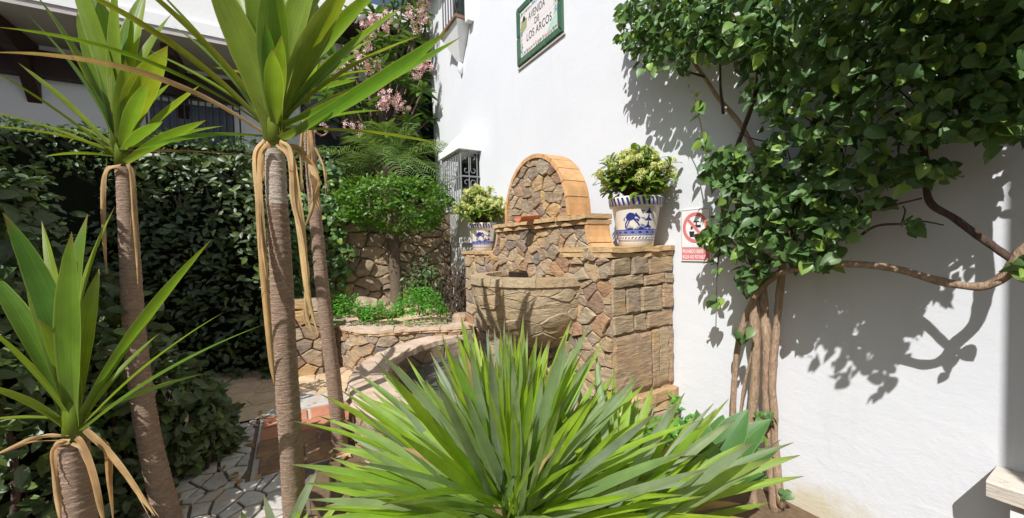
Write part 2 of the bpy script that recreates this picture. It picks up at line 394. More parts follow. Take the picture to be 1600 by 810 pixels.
def cells(region, size, joint=0.012, aniso=1.0, rng=random, jitter=0.75):
    """random Voronoi cells of a polygon; aniso>1 makes wider stones"""
    ax, ay = size * math.sqrt(aniso), size / math.sqrt(aniso)
    x0 = min(p[0] for p in region); x1 = max(p[0] for p in region); y0 = min(p[1] for p in region); y1 = max(p[1] for p in region)
    sites = []
    j = 0; y = y0 - ay
    while y < y1 + ay:
        x = x0 - ax + (j % 2) * ax * 0.5
        while x < x1 + ax:
            sites.append((x + rng.uniform(-jitter, jitter) * ax * 0.5, y + rng.uniform(-jitter, jitter) * ay * 0.5)); x += ax
        y += ay; j += 1
    S = np.array(sites); out_ = []
    for i, (sx, sy) in enumerate(sites):
        d = ((S[:, 0] - sx) / ax) ** 2 + ((S[:, 1] - sy) / ay) ** 2
        nb = np.argsort(d)[1:22]
        poly = list(region)
        if area(poly) < 0: poly = poly[::-1]
        for k in nb:
            kx, ky = S[k]; wx, wy = (kx - sx) / ax ** 2, (ky - sy) / ay ** 2
            L = math.hypot(wx, wy)
            if L < 1e-9: continue
            c = (wx * (kx + sx) + wy * (ky + sy)) / 2
            poly = clip_half(poly, wx, wy, c - L * joint * 0.5)
            if len(poly) < 3: break
        if len(poly) >= 3 and abs(area(poly)) > (0.06 * ax * ay): out_.append(poly)
    return out_
def rough_outline(poly, seg, jit):
    o = []; n = len(poly)
    for i in range(n):
        p, q = poly[i], poly[(i + 1) % n]; L = math.hypot(q[0] - p[0], q[1] - p[1])
        if L < seg * 0.12: continue
        o.append(p)
        k = int(L / seg)
        for t in range(1, k + 1):
            f = t / (k + 1); o.append((p[0] + (q[0] - p[0]) * f + rnd(-jit, jit), p[1] + (q[1] - p[1]) * f + rnd(-jit, jit)))
    return o if len(o) >= 3 else poly
def stone(mapf, poly, h, parent, mat, name='stone', seg=0.07, jit=0.004, rough=0.3, back=-0.012, inset=0.91):
    poly = rough_outline(poly, seg, jit); n = len(poly)
    cx = sum(p[0] for p in poly) / n; cy = sum(p[1] for p in poly) / n
    mb = MB(); tx, ty = rnd(-rough, rough), rnd(-rough, rough)
    sz = max(math.hypot(p[0] - cx, p[1] - cy) for p in poly) + 1e-6
    hh = h * rnd(1 - rough, 1 + rough)
    def top(x, y, k): return hh * k * (1 + 0.8 * tx * (x - cx) / sz + 0.8 * ty * (y - cy) / sz) 
    for x, y in poly: mb.vert(mapf(x, y, back))
    for x, y in poly: mb.vert(mapf(x, y, top(x, y, rnd(0.55, 0.8))))
    for x, y in poly:
        xx, yy = cx + (x - cx) * inset, cy + (y - cy) * inset
        mb.vert(mapf(xx, yy, top(xx, yy, rnd(0.88, 1.12))))
    c = mb.vert(mapf(cx, cy, top(cx, cy, rnd(0.95, 1.2))))
    for i in range(n):
        k = (i + 1) % n
        mb.face((i, k, n + k, n + i)); mb.face((n + i, n + k, 2 * n + k, 2 * n + i)); mb.face((2 * n + i, 2 * n + k, c))
    o = mb.build(name, mat, parent, False)
    return o
def slab_row(parent, mapf, a0, a1, step, mat, name='slab', jit=0.012):
    """row of thin slabs; mapf(a, side(0/1), top(0/1), jitter) -> point"""
    a = a0
    while a < a1 - 0.03:
        b = min(a1, a + step * rnd(0.7, 1.35))
        if a1 - b < step * 0.35: b = a1
        mb = MB(); n = max(2, int((b - a) / 0.06)); g = 0.004
        for i in range(n + 1):
            q = a + g + (b - a - 2 * g) * i / n
            j = rnd(-jit, jit); j2 = rnd(-jit, jit) * 0.4
            for (sd, tp) in ((0, 0), (1, 0), (1, 1), (0, 1)): mb.vert(mapf(q, sd, tp, j, j2))
        for i in range(n):
            for k in range(4):
                k2 = (k + 1) % 4; mb.face((i * 4 + k, i * 4 + k2, i * 4 + 4 + k2, i * 4 + 4 + k))
        mb.face((3, 2, 1, 0)); e = n * 4; mb.face((e, e + 1, e + 2, e + 3))
        mb.build(name, mat, parent); a = b

# ------------------------------------------------------------------ leaf shapes
def flat_leaf(name, outline, mat, fold=0.18, droop=0.15):
    """outline: list of (half width, t) from base to tip; unit length along +Y"""
    mb = MB()
    for w_, t in outline:
        zc = -droop * t * t
        for sx in (-1, 0, 1): mb.vert((sx * w_, t, zc + abs(sx) * w_ * fold * 1.5))
    for i in range(len(outline) - 1):
        t0, t1 = outline[i][1], outline[i + 1][1]
        for k in range(2):
            a = i * 3 + k; u0, u1 = k * 0.5, k * 0.5 + 0.5
            mb.face((a, a + 1, a + 4, a + 3), ((u0, t0), (u1, t0), (u1, t1), (u0, t1)))
    return mb.mesh(name, mat, True)
LEAF_OVAL = [(0.02, 0), (0.17, 0.18), (0.24, 0.45), (0.19, 0.72), (0.02, 1.0)]
LEAF_LONG = [(0.02, 0), (0.09, 0.25), (0.135, 0.6), (0.10, 0.85), (0.012, 1.0)]
LEAF_HEART = [(0.16, -0.10), (0.38, 0.02), (0.46, 0.22), (0.42, 0.48), (0.27, 0.74), (0.10, 0.92), (0.012, 1.02)]
ME_HEDGE = flat_leaf('hedge_leaf', LEAF_OVAL, HEDGE)
ME_HEDGE2 = flat_leaf('small_hedge_leaf', LEAF_OVAL, HEDGE2)
ME_IVY = flat_leaf('ivy_leaf', LEAF_HEART, IVY, 0.22, 0.28)
ME_TOPI = flat_leaf('topiary_leaf', LEAF_OVAL[::2] + [LEAF_OVAL[-1]] if False else LEAF_OVAL, TOPI)
ME_HERB = flat_leaf('herb_leaf', [(0.03, 0), (0.3, 0.4), (0.02, 1)], HERB)
ME_PLUM = flat_leaf('frangipani_leaf', LEAF_LONG, PLUM, 0.2, 0.3)
ME_POTL = flat_leaf('potted_leaf', [(0.03, 0), (0.10, 0.3), (0.19, 0.7), (0.14, 0.92), (0.02, 1.0)], POTL, 0.2, 0.2)
ME_DRYS = flat_leaf('dry_shrub_leaf', [(0.02, 0), (0.12, 0.4), (0.01, 1)], DRYSHRUB, 0.2, 0.4)

def blade(base, tip, width, axis, sag=0.08, twist=0.0, vfold=0.25, prof=None, nseg=12, rows=5, wob=0.0, tiproll=0.0):
    """a strap leaf from base to tip: quadratic curve, channelled section"""
    base, tip, axis = V(base), V(tip), V(axis)
    L = (tip - base).length; mid = (base + tip) / 2
    up = V((0, 0, 1)); d = (tip - base).normalized(); pu = up - d * up.dot(d)
    if pu.length < 0.15: pu = axis - d * axis.dot(d)
    if pu.length < 1e-3: pu = d.orthogonal()
    ctrl = mid + pu.normalized() * (sag * L * 2)
    prof = prof or [(0, 0.55), (0.12, 0.62), (0.35, 0.95), (0.5, 1.0), (0.7, 0.82), (0.88, 0.42), (1.0, 0.03)]
    def wd(t):
        for (a, wa), (b, wb) in zip(prof, prof[1:]):
            if a <= t <= b: return wa + (wb - wa) * (t - a) / (b - a)
        return prof[-1][1]
    mb = MB(); ph = rnd(0, 6)
    for i in range(nseg + 1):
        t = i / nseg
        p = base * (1 - t) ** 2 + ctrl * 2 * t * (1 - t) + tip * t * t
        tg = ((ctrl - base) * (1 - t) + (tip - ctrl) * t).normalized()
        nr = axis - tg * axis.dot(tg)
        if nr.length < 0.05: nr = tg.orthogonal()
        nr.normalize(); sd = tg.cross(nr)
        a = twist + tiproll * t + wob * math.sin(t * 5 + ph)
        s2 = sd * math.cos(a) + nr * math.sin(a); n2 = nr * math.cos(a) - sd * math.sin(a)
        ww = wd(t) * width * 0.5
        for k in range(rows):
            u = k / (rows - 1) * 2 - 1
            mb.vert(p + s2 * (u * ww) + n2 * (abs(u) ** 1.5 * ww * vfold * (1.6 - t)))
    for i in range(nseg):
        for k in range(rows - 1):
            a = i * rows + k; u0, u1 = k / (rows - 1), (k + 1) / (rows - 1); t0, t1 = i / nseg, (i + 1) / nseg
            mb.face((a, a + 1, a + rows + 1, a + rows), ((u0, t0), (u1, t0), (u1, t1), (u0, t1)))
    return mb
def bez(pts, n=8):
    """Catmull-Rom through points"""
    pts = [V(p) for p in pts]; o = []
    q = [pts[0] * 2 - pts[1]] + pts + [pts[-1] * 2 - pts[-2]]
    for i in range(1, len(q) - 2):
        for k in range(n):
            t = k / n
            o.append(0.5 * ((2 * q[i]) + (q[i + 1] - q[i - 1]) * t + (2 * q[i - 1] - 5 * q[i] + 4 * q[i + 1] - q[i + 2]) * t * t + (3 * q[i] - q[i - 1] - 3 * q[i + 1] + q[i + 2]) * t ** 3))
    o.append(pts[-1]); return o
def lerp_list(vals, n):
    o = []
    for i in range(n):
        f = i / (n - 1) * (len(vals) - 1); k = min(int(f), len(vals) - 2); o.append(vals[k] + (vals[k + 1] - vals[k]) * (f - k))
    return o

# ================================================================== SETTING: ground and paving
def sheet(name, pts, mat, parent=None, z=None):
    mb = MB(); mb.face([mb.vert(p) for p in pts]); return mb.build(name, mat, parent)
structure(sheet('ground', [(-60, -60, 0), (60, -60, 0), (60, 60, 0), (-60, 60, 0)], SOIL))
pav = structure(sheet('pavement', [SN(0.2, 5.5, .004), SN(0.2, 2.45, .004), SN(2.9, 2.45, .004), SN(3.1, 2.3, .004), SN(3.1, 2.8, .004), SN(4.25, 2.8, .004), SN(4.25, 5.5, .004)], PAVEMOR))
def gmap(zt): return lambda a, b, d: SN(a, b, zt + d)
npav = 0
for reg in ([(1.0, 2.5), (3.08, 2.5), (3.08, 4.1), (1.0, 4.1)], [(3.08, 2.82), (4.2, 2.82), (4.2, 4.0), (3.08, 4.0)]):
    for c in cells(reg, 0.140, 0.017, 1.35, jitter=1.0):
        npav += 1
        if npav <= 300: stone(gmap(0.006), c, 0.012, pav, PAVEST, 'paving_stone', 0.08, 0.004, 0.15, -0.01, 0.9)
brick_path = structure(sheet('path', [SN(3.1, 2.79, .006), SN(3.1, 1.2, .006), SN(4.21, 1.2, .006), SN(4.21, 2.79, .006)], PALEJOINT))
def tile_rows(s0, s1, n0, n1, ds, dn, mat, nm, gap=0.012, off=0.5):
    s = s0; r = 0
    while s < s1 - 0.02:
        e = min(s1, s + ds); n = n0 - (off * dn if r % 2 else 0)
        while n < n1 - 0.01:
            m0, m1 = max(n0, n) + gap / 2, min(n1, n + dn) - gap / 2
            if m1 - m0 > 0.03:
                h = rnd(0.011, 0.017)
                stone(gmap(0.007), [(s + gap / 2, m0), (e - gap / 2, m0), (e - gap / 2, m1), (s + gap / 2, m1)], h, brick_path, mat, nm, 0.3, 0.0, 0.1, -0.005, 0.96)
            n += dn
        s = e; r += 1
tile_rows(3.12, 3.68, 1.3, 2.78, 0.28, 0.29, BROWNBRICK, 'brown_brick', 0.008)
tile_rows(3.68, 4.20, 1.3, 2.78, 0.26, 0.44, BRICK, 'brick', 0.03)
plaza = structure(sheet('sandy_path', [SN(4.2, 5.5, .004), SN(4.2, 0.6, .004), SN(7.2, 0.6, .004), SN(7.2, 5.5, .004)], SAND))
for c in cells([(4.62, 1.4), (6.4, 1.4), (6.4, 3.6), (4.62, 3.6)], 0.36, 0.02, 1.2):
    stone(gmap(0.005), c, 0.010, plaza, FLAG, 'flagstone', 0.12, 0.008, 0.2, -0.004, 0.94)
mb = MB()
tri = [(4.22, 1.75), (4.22, 2.78), (4.6, 2.6), (4.72, 2.45)]
for c in [tri]: stone(gmap(0.006), c, 0.016, plaza, PAVEST, 'pale_slab', 0.2, 0.003, 0.05, -0.004, 0.97)

# ================================================================== WHITE HOUSE (main wall)
house = thing('white_house', 'white stuccoed house whose long blank wall backs the fountain and carries the green street sign', 'house', SN(3, 0, 0))
def corner_pt(z): return SN(7.25 - 0.045 * z, 0, z)
mb = MB()
pf = [(-6, 0), (7.36, 0), (7.36, 7.6), (-6, 7.6)]
zs = [0, 1, 2, 3, 4, 5, 6, 7.6]
def house_end(z): return 7.42 - 0.05 * (0 if z > 6 else 0) + 0.0 * z
for z in zs:
    e = 7.05 + 0.055 * z
    for (s, n) in ((-6, 0), (e, 0), (e, -5), (-6, -5)): mb.vert(SN(s, n, z))
for i in range(len(zs) - 1):
    for k in range(4):
        k2 = (k + 1) % 4; mb.face((i * 4 + k2, i * 4 + k, i * 4 + 4 + k, i * 4 + 4 + k2))
e = (len(zs) - 1) * 4; mb.face((e, e + 3, e + 2, e + 1))
mb.build('wall', STUCCO, house)
# low window cage with plaster hood
win = MB(); win.box(SN(5.24, 0.004, 2.2), US * 0.72, UN * 0.006, V((0, 0, 0.78))); win = win.build('barred_window', GLASS, house)
mb = MB()
h0, h1 = 5.16, 6.02
b = [SN(h0, 0.002, 2.97), SN(h0, 0.36, 2.97), SN(h1, 0.36, 2.97), SN(h1, 0.002, 2.97)]
t = [p + V((0, 0, 0.08)) for p in b]
q = [SN(h0 + .14, 0.002, 3.36), SN(h0 + .18, 0.10, 3.34), SN(h1 - .18, 0.10, 3.34), SN(h1 - .14, 0.002, 3.36)]
ix = [mb.vert(p) for p in b + t + q]
for lo, hi in ((0, 4), (4, 8)):
    for k in range(4): mb.face((lo + k, lo + (k + 1) % 4, hi + (k + 1) % 4, hi + k))
mb.face((3, 2, 1, 0)); mb.face((8, 9, 10, 11)); mb.build('window_hood', WHITE, win)
mb = MB(); mb.box(SN(5.14, 0.002, 2.10), US * 0.90, UN * 0.36, V((0, 0, 0.07))); mb.build('sill', WHITE, win)
mb = MB(); mb.box(SN(5.2, 0.003, 1.62), US * 0.78, UN * 0.05, V((0, 0, 0.48))); mb.build('plinth', WHITE, win)
za, zb = 2.17, 2.97
fr = []
for i in range(9): fr.append((5.22 + i * 0.0925, 0.31))
for i in range(1, 3): fr.append((5.22, 0.31 - i * 0.13))
for (s, n) in fr:
    mb = MB(); corner = abs(s - 5.22) < 1e-6 and n > 0.3
    pts = [SN(s, n, za), SN(s, n, (za + zb) / 2), SN(s, n, zb)]
    mb.tube(pts, 0.012 if corner else 0.008, 6); mb.build('bar', GREYIRON, win)
for z in (2.2, 2.58, 2.93):
    mb = MB(); mb.box(SN(5.21, 0.305, z), US * 0.76, UN * 0.012, V((0, 0, 0.022))); mb.build('rail', GREYIRON, win)
    mb = MB(); mb.box(SN(5.212, 0.01, z), US * 0.012, UN * 0.292, V((0, 0, 0.022))); mb.build('rail', GREYIRON, win)
for sgn in (1, -1):
    for zc, zd in ((2.86, 1), (2.68, -1), (2.50, 1), (2.30, -1)):
        pts = []
        for k in range(15):
            a = k / 14 * math.pi * 1.5; r = 0.045 * (1 - 0.5 * k / 14)
            pts.append(SN(5.217, 0.18 - 0.012 + sgn * (0.055 - r * math.cos(a)), zc + zd * r * math.sin(a)))
        pts = [SN(5.217, 0.18 - 0.012 + sgn * 0.012, zc - zd * 0.16)] + pts
        mb = MB(); mb.tube(pts, 0.006, 5); mb.build('scroll', GREYIRON, win)
# upper window with tapering plaster corbel
win2 = MB(); win2.box(SN(5.48, 0.004, 5.03), US * 0.62, UN * 0.006, V((0, 0, 1.2))); win2 = win2.build('corbelled_window', GLASS, house)
mb = MB()
s0, s1 = 5.44, 6.12
a = [mb.vert(SN(s0, 0.002, 4.98)), mb.vert(SN(s0, 0.22, 4.98)), mb.vert(SN(s1, 0.22, 4.98)), mb.vert(SN(s1, 0.002, 4.98))]
b = [mb.vert(SN(5.75, 0.002, 4.50)), mb.vert(SN(5.75, 0.05, 4.50)), mb.vert(SN(5.82, 0.05, 4.50)), mb.vert(SN(5.82, 0.002, 4.50))]
for k in range(4): mb.face((a[k], a[(k + 1) % 4], b[(k + 1) % 4], b[k]))
mb.face(a[::-1]); mb.build('corbel', WHITE, win2)
mb = MB(); mb.lathe(SN(5.785, 0.03, 4.40), [(0.002, -0.09), (0.03, -0.05), (0.045, 0.0), (0.05, 0.05), (0.03, 0.10)], 12); mb.build('finial', WHITE, win2, True)
mb = MB(); mb.box(SN(5.42, 0.003, 4.985), US * 0.72, UN * 0.25, V((0, 0, 0.045))); mb.build('tile_sill', plain('brown_sill_tile', (0.22, 0.13, 0.08), 0.6), win2)
mb = MB(); mb.box(SN(5.30, 0.003, 4.92), US * 0.10, UN * 0.10, V((0, 0, 1.4))); mb.build('jamb', WHITE, win2)
for i in range(6):
    mb = MB(); mb.tube([SN(5.5 + i * 0.116, 0.19, 5.03), SN(5.5 + i * 0.116, 0.19, 6.2)], 0.011, 6); mb.build('bar', IRON, win2)
mb = MB(); mb.tube(bez([SN(5.46, .2, 5.05), SN(5.46, .24, 5.25), SN(5.46, .16, 5.4), SN(5.46, .2, 5.6)]), 0.012, 6); mb.build('scroll', IRON, win2)
# little tiled eave at the house corner
eave = MB(); eave.box(SN(6.2, 0.003, 6.36), US * 1.32, UN * 0.22, V((0, 0, 0.06))); eave = eave.build('eave', TERRA, house)
for i in range(8):
    mb = MB(); s = 6.28 + i * 0.17
    mb.tube([SN(s, 0.0, 6.52), SN(s, 0.18, 6.46), SN(s, 0.40, 6.38)], [0.065, 0.07, 0.075], 10); mb.build('roof_tile', TERRA, eave, True)

# ================================================================== STREET SIGN
sg = thing('street_sign', 'green-bordered ceramic tile sign reading AVENIDA DE LOS ARCOS high on the white wall', 'street sign', SN(3.6, 0, 3.72))
GREEN = plain('green_glaze', (0.055, 0.125, 0.065), 0.22, 0.6, nz=0.4, bump=0.1, scale=9)
SIGNW = plain('white_glazed_tile', (0.74, 0.70, 0.68), 0.25, 0.5, nz=0.03, bump=0.05)
INK = plain('black_letter_glaze', (0.03, 0.035, 0.035), 0.4, 0.4, nz=0.2)
A0, A1, B0, B1, BW = 3.157, 4.043, 3.72, 4.40, 0.075
mb = MB(); mb.box(SN(A0 + .004, 0.002, B0 + .004), US * (A1 - A0 - .008), UN * 0.012, V((0, 0, B1 - B0 - .008))); mb.build('mortar_bed', PALEJOINT, sg)
def border_piece(c):
    mb = MB(); n = len(c)
    cx = sum(p[0] for p in c) / n; cy = sum(p[1] for p in c) / n
    for p in c: mb.vert(SN(p[0], 0.006, p[1]))
    for p in c: mb.vert(SN(p[0], 0.026, p[1]))
    for p in c: mb.vert(SN(cx + (p[0] - cx) * 0.9, 0.033, cy + (p[1] - cy) * 0.84))
    for i in range(n):
        k = (i + 1) % n; mb.face((i, k, n + k, n + i)); mb.face((n + i, n + k, 2 * n + k, 2 * n + i))
    mb.face(range(2 * n, 3 * n)); mb.build('border_tile', GREEN, sg)
g = 0.004
cuts = [A0, A0 + 0.30, A0 + 0.585, A1]
for zz, inn in ((B0, 1), (B1, -1)):
    for i in range(3):
        a, b = cuts[i] + g, cuts[i + 1] - g
        ai = a + (BW if i == 0 else 0); bi = b - (BW if i == 2 else 0)
        border_piece([(a, zz), (b, zz), (bi, zz + inn * BW), (ai, zz + inn * BW)])
zc = [B0, B0 + 0.33, B1]
for ss, inn in ((A0, 1), (A1, -1)):
    for i in range(2):
        a, b = zc[i] + g, zc[i + 1] - g
        ai = a + (BW if i == 0 else 0); bi = b - (BW if i == 1 else 0)
        border_piece([(ss, a), (ss, b), (ss + inn * BW, bi), (ss + inn * BW, ai)])
for i in range(3):
    for k in range(2):
        w_, h_ = (A1 - A0 - 2 * BW) / 3, (B1 - B0 - 2 * BW) / 2
        mb = MB(); mb.box(SN(A0 + BW + i * w_ + .0012, 0.0145, B0 + BW + k * h_ + .0012), US * (w_ - .0024), UN * 0.008, V((0, 0, h_ - .0024))); mb.build('face_tile', SIGNW, sg)
def letters(txt, s_left, z0, height, sx, n, mat, parent, name='lettering', bold=0.0, width=None):
    cu = bpy.data.curves.new(name, 'FONT'); cu.body = txt; cu.size = 1.0; cu.extrude = 0.0; cu.offset = bold; cu.space_character = 1.08
    tmp = bpy.data.objects.new(name, cu); COL.objects.link(tmp)
    dg = bpy.context.evaluated_depsgraph_get(); me = bpy.data.meshes.new_from_object(tmp.evaluated_get(dg))
    bpy.data.objects.remove(tmp); 
    k = height / 0.70; off = wl(parent)
    if width: sx = width / (k * (max(v.co.x for v in me.vertices) - min(v.co.x for v in me.vertices)))
    for v in me.vertices:
        v.co = SN(s_left - v.co.x * k * sx, n, z0 + v.co.y * k) - off
    me.materials.clear(); me.materials.append(mat)
    me.name = name
    o = bpy.data.objects.new(name, me); place(o, parent, off); return o
letters('AVENIDA', 3.785, 4.145, 0.085, 0.72, 0.0240, INK, sg, width=.33, bold=.004)
letters('DE', 3.665, 4.045, 0.07, 0.75, 0.0240, INK, sg, width=.09, bold=.004)
letters('LOS ARCOS', 3.835, 3.930, 0.088, 0.72, 0.0240, INK, sg, width=.49, bold=.004)
FL = [plain('painted_' + n_, c_, 0.35, 0.4, nz=0.2) for n_, c_ in (('orange', (0.60, 0.25, 0.10)), ('pink', (0.62, 0.28, 0.30)), ('blue', (0.16, 0.27, 0.50)), ('leaf_green', (0.12, 0.28, 0.14)), ('grey', (0.22, 0.23, 0.24)))]
MINT = plain('painted_mint', (0.40, 0.62, 0.50), 0.35, 0.4, nz=0.1); OLIVE = plain('painted_olive', (0.34, 0.36, 0.18), 0.35, 0.4, nz=0.3)
def flat_poly(pts, n, mat, parent, name):
    mb = MB(); mb.face([mb.vert(SN(s, n, z)) for s, z in pts]); mb.build(name, mat, parent)
rr = random.Random(5)
spots_ = []
for i in range(15): spots_.append((A0 + BW + 0.04 + i * 0.047, B0 + BW + 0.035))
for i in range(15): spots_.append((A0 + BW + 0.04 + i * 0.047, B1 - BW - 0.035))
for i in range(1, 8): spots_.append((A1 - BW - 0.03, B0 + BW + 0.02 + i * 0.045)); spots_.append((A0 + BW + 0.03, B1 - BW - 0.02 - i * 0.045))
for (s, z) in spots_:
    mt = rr.choice(FL); s += rr.uniform(-.008, .008); z += rr.uniform(-.008, .008); r0 = rr.uniform(0.013, 0.021); pts = []
    for k in range(10):
        a = k * math.pi / 5; r = r0 * (1.25 if k % 2 else 0.7); pts.append((s + r * math.cos(a), z + r * math.sin(a)))
    flat_poly(pts, 0.0238, mt, sg, 'painted_flower')
    flat_poly([(s + r0, z - r0), (s + r0 * 2.4, z - r0 * 1.6), (s + r0 * 1.6, z - r0 * 0.2)], 0.0237, FL[3], sg, 'painted_leaf')
x, z = A1 - BW - 0.02, B1 - BW - 0.27
flat_poly([(x, z), (x - .12, z + .04), (x - .13, z + .14), (x - .08, z + .17), (x, z + .15)], 0.0236, OLIVE, sg, 'painted_hill')
flat_poly([(x - .03, z + .13), (x - .10, z + .13), (x - .09, z + .17), (x - .065, z + .20), (x - .04, z + .17)], 0.0240, INK, sg, 'painted_tower')
x, z = A0 + BW + 0.015, B0 + BW + 0.02
flat_poly([(x, z), (x + .20, z), (x + .15, z + .07), (x + .07, z + .12), (x, z + .26)], 0.0234, MINT, sg, 'painted_water')
for i in range(3):
    flat_poly([(x + .02, z + .03 + .05 * i), (x + .14 - .03 * i, z + .035 + .04 * i), (x + .02, z + .045 + .05 * i)], 0.0238, SIGNW, sg, 'painted_wave')
mb = MB(); mb.box(SN(A0 - .02, 0.002, B0 - .035), US * (A1 - A0 + .03), UN * 0.018, V((0, 0, 0.015))); mb.build('ledge', SOFFIT, sg)

# ================================================================== NO DRINKING WATER SIGN
ws = thing('warning_sign', 'small white plate with red crossed ring and red text panel beside the pillar', 'sign', SN(1.71, 0, 1.42))
PLATE = plain('sign_plate', (0.80, 0.78, 0.78), 0.4, 0.4, nz=0.02, bump=0.0)
RED = plain('faded_red_print', (0.66, 0.20, 0.20), 0.45, 0.3, nz=0.1, bump=0.0)
C0, C1, D0, D1 = 1.595, 1.822, 1.415, 1.785
mb = MB(); mb.box(SN(C0, 0.003, D0), US * (C1 - C0), UN * 0.008, V((0, 0, D1 - D0))); mb.build('plate', PLATE, ws)
mb = MB()
for (a, b, c, d) in ((C0 + .004, D0 + .098, C1 - C0 - .008, .002), (C0 + .004, D1 - .006, C1 - C0 - .008, .002), (C0 + .004, D0 + .1, .002, D1 - D0 - .106), (C1 - .006, D0 + .1, .002, D1 - D0 - .106)):
    mb.face([mb.vert(SN(p, 0.0122, q)) for p, q in ((a, b), (a + c, b), (a + c, b + d), (a, b + d))])
mb.build('border_line', INK, ws)
cs, cz = (C0 + C1) / 2, D0 + 0.238; mb = MB(); N = 40
for k in range(N):
    a = 2 * math.pi * k / N; mb.vert(SN(cs + .098 * math.cos(a), .0126, cz + .108 * math.sin(a))); mb.vert(SN(cs + .074 * math.cos(a), .0126, cz + .083 * math.sin(a)))
for k in range(N):
    k2 = (k + 1) % N; mb.face((2 * k, 2 * k2, 2 * k2 + 1, 2 * k + 1))
mb.build('prohibition_ring', RED, ws)
flat_poly([(cs + .062, cz + .052), (cs + .048, cz + .068), (cs - .062, cz - .052), (cs - .048, cz - .068)], .0130, RED, ws, 'slash')
flat_poly([(C0 + .006, D0 + .008), (C1 - .006, D0 + .008), (C1 - .006, D0 + .094), (C0 + .006, D0 + .094)], .0122, RED, ws, 'text_panel')
for pts, nm in (([(cs - .045, cz + .018), (cs + .02, cz + .018), (cs + .034, cz + .004), (cs + .034, cz - .012), (cs + .020, cz - .012), (cs + .018, cz + .000), (cs - .045, cz + .000)], 'tap'),
                ([(cs - .015, cz + .018), (cs - .005, cz + .018), (cs - .005, cz + .038), (cs - .015, cz + .038)], 'tap_stem'),
                ([(cs - .032, cz + .038), (cs + .012, cz + .038), (cs + .012, cz + .047), (cs - .032, cz + .047)], 'tap_handle'),
                ([(cs + .010, cz - .066), (cs + .040, cz - .066), (cs + .046, cz - .026), (cs + .004, cz - .026)], 'glass_symbol')):
    flat_poly(pts, .0127, INK, ws, nm)
letters('PROHIBIDO BEBER', C1 - .013, D0 + .057, 0.026, 0.50, .0128, PLATE, ws, bold=0.02)
letters('AGUA NO POTABLE', C1 - .013, D0 + .018, 0.026, 0.50, .0128, PLATE, ws, bold=0.02)

# ================================================================== FOUNTAIN
ft = thing('stone_fountain', 'tall rustic stone fountain with arched top and half round bowl against the white wall', 'fountain', SN(2.8, 0.4, 0))
FN = 0.62
S0, S1, S2 = 1.905, 3.82, 4.72      # right end, left end of the panel, end of the left pier
PCAP = 1.46
def arc(s_from, z_from, s_to, z_to, n=6):
    o = []
    for i in range(1, n):
        a = i / n * math.pi / 2
        o.append((s_from + (s_to - s_from) * (1 - math.cos(a)), z_from + (z_to - z_from) * math.sin(a)))
    return o
# shoulders: concave curves from the pier caps up to the ledge
RSH = [(S0 + .10, PCAP)] + [(S0 + .10 + .15 * (1 - math.cos(a)) , PCAP + .26 * math.sin(a)) for a in ()] 
def shoulder(sa, za, sb, zb, n=7):
    """concave: steep near the top, flat near the bottom"""
    o = []
    for i in range(n + 1):
        a = i / n * math.pi / 2; o.append((sa + (sb - sa) * math.sin(a) ** 0.9, za + (zb - za) * (1 - math.cos(a)) ** 0.95))
    return o
RSH = shoulder(1.985, PCAP, 2.155, 1.70); LSH = shoulder(3.79, PCAP - .03, 3.50, 1.70)
outline = [(S0, 0.0)] + [(S0, PCAP)] + RSH + LSH[::-1] + [(S1, PCAP - .03), (S1, 0.0)]
def extrude(poly, n0, n1):
    mb = MB(); n = len(poly)
    for s, z in poly: mb.vert(SN(s, n0, z))
    for s, z in poly: mb.vert(SN(s, n1, z))
    for i in range(n): k = (i + 1) % n; mb.face((i, k, n + k, n + i))
    mb.face(range(n)); mb.face(list(range(n, 2 * n))[::-1]); return mb
BK = 0.43
lower = [(S0 + .012, 0), (S0 + .012, PCAP - .02), (S1, PCAP - .02), (S1, 0)]
extrude(lower, 0.004, FN - .015).build('masonry_core', MORTAR, ft)
extrude([(1.99, PCAP - .05)] + RSH + LSH[::-1] + [(3.78, PCAP - .05)], BK, FN - .016).build('masonry_core', MORTAR, ft)
extrude([(S1 - .002, 0), (S1 - .002, PCAP - .02), (S2, PCAP - .02), (S2, 0)], 0.004, 0.47).build('masonry_core', MORTAR, ft)
fmap = lambda u, v, d: SN(u, FN - .012 + d, v)
front = [(S0, 0.22), (S1, 0.22), (S1, PCAP - .03)] + LSH + RSH[::-1] + [(S0, PCAP)]
for c in cells(front, 0.118, 0.008, 1.3, jitter=1.15): stone(fmap, c, 0.028, ft, STONES, 'stone', 0.06, 0.006, 0.45)
# left pier
for c in cells([(S1 + .005, 0.3), (S2, 0.3), (S2, PCAP - .03), (S1 + .005, PCAP - .03)], 0.2, 0.014, 1.7): stone(lambda u, v, d: SN(u, 0.47 + d, v), c, 0.03, ft, STONES, 'stone', 0.07, 0.008, 0.4)
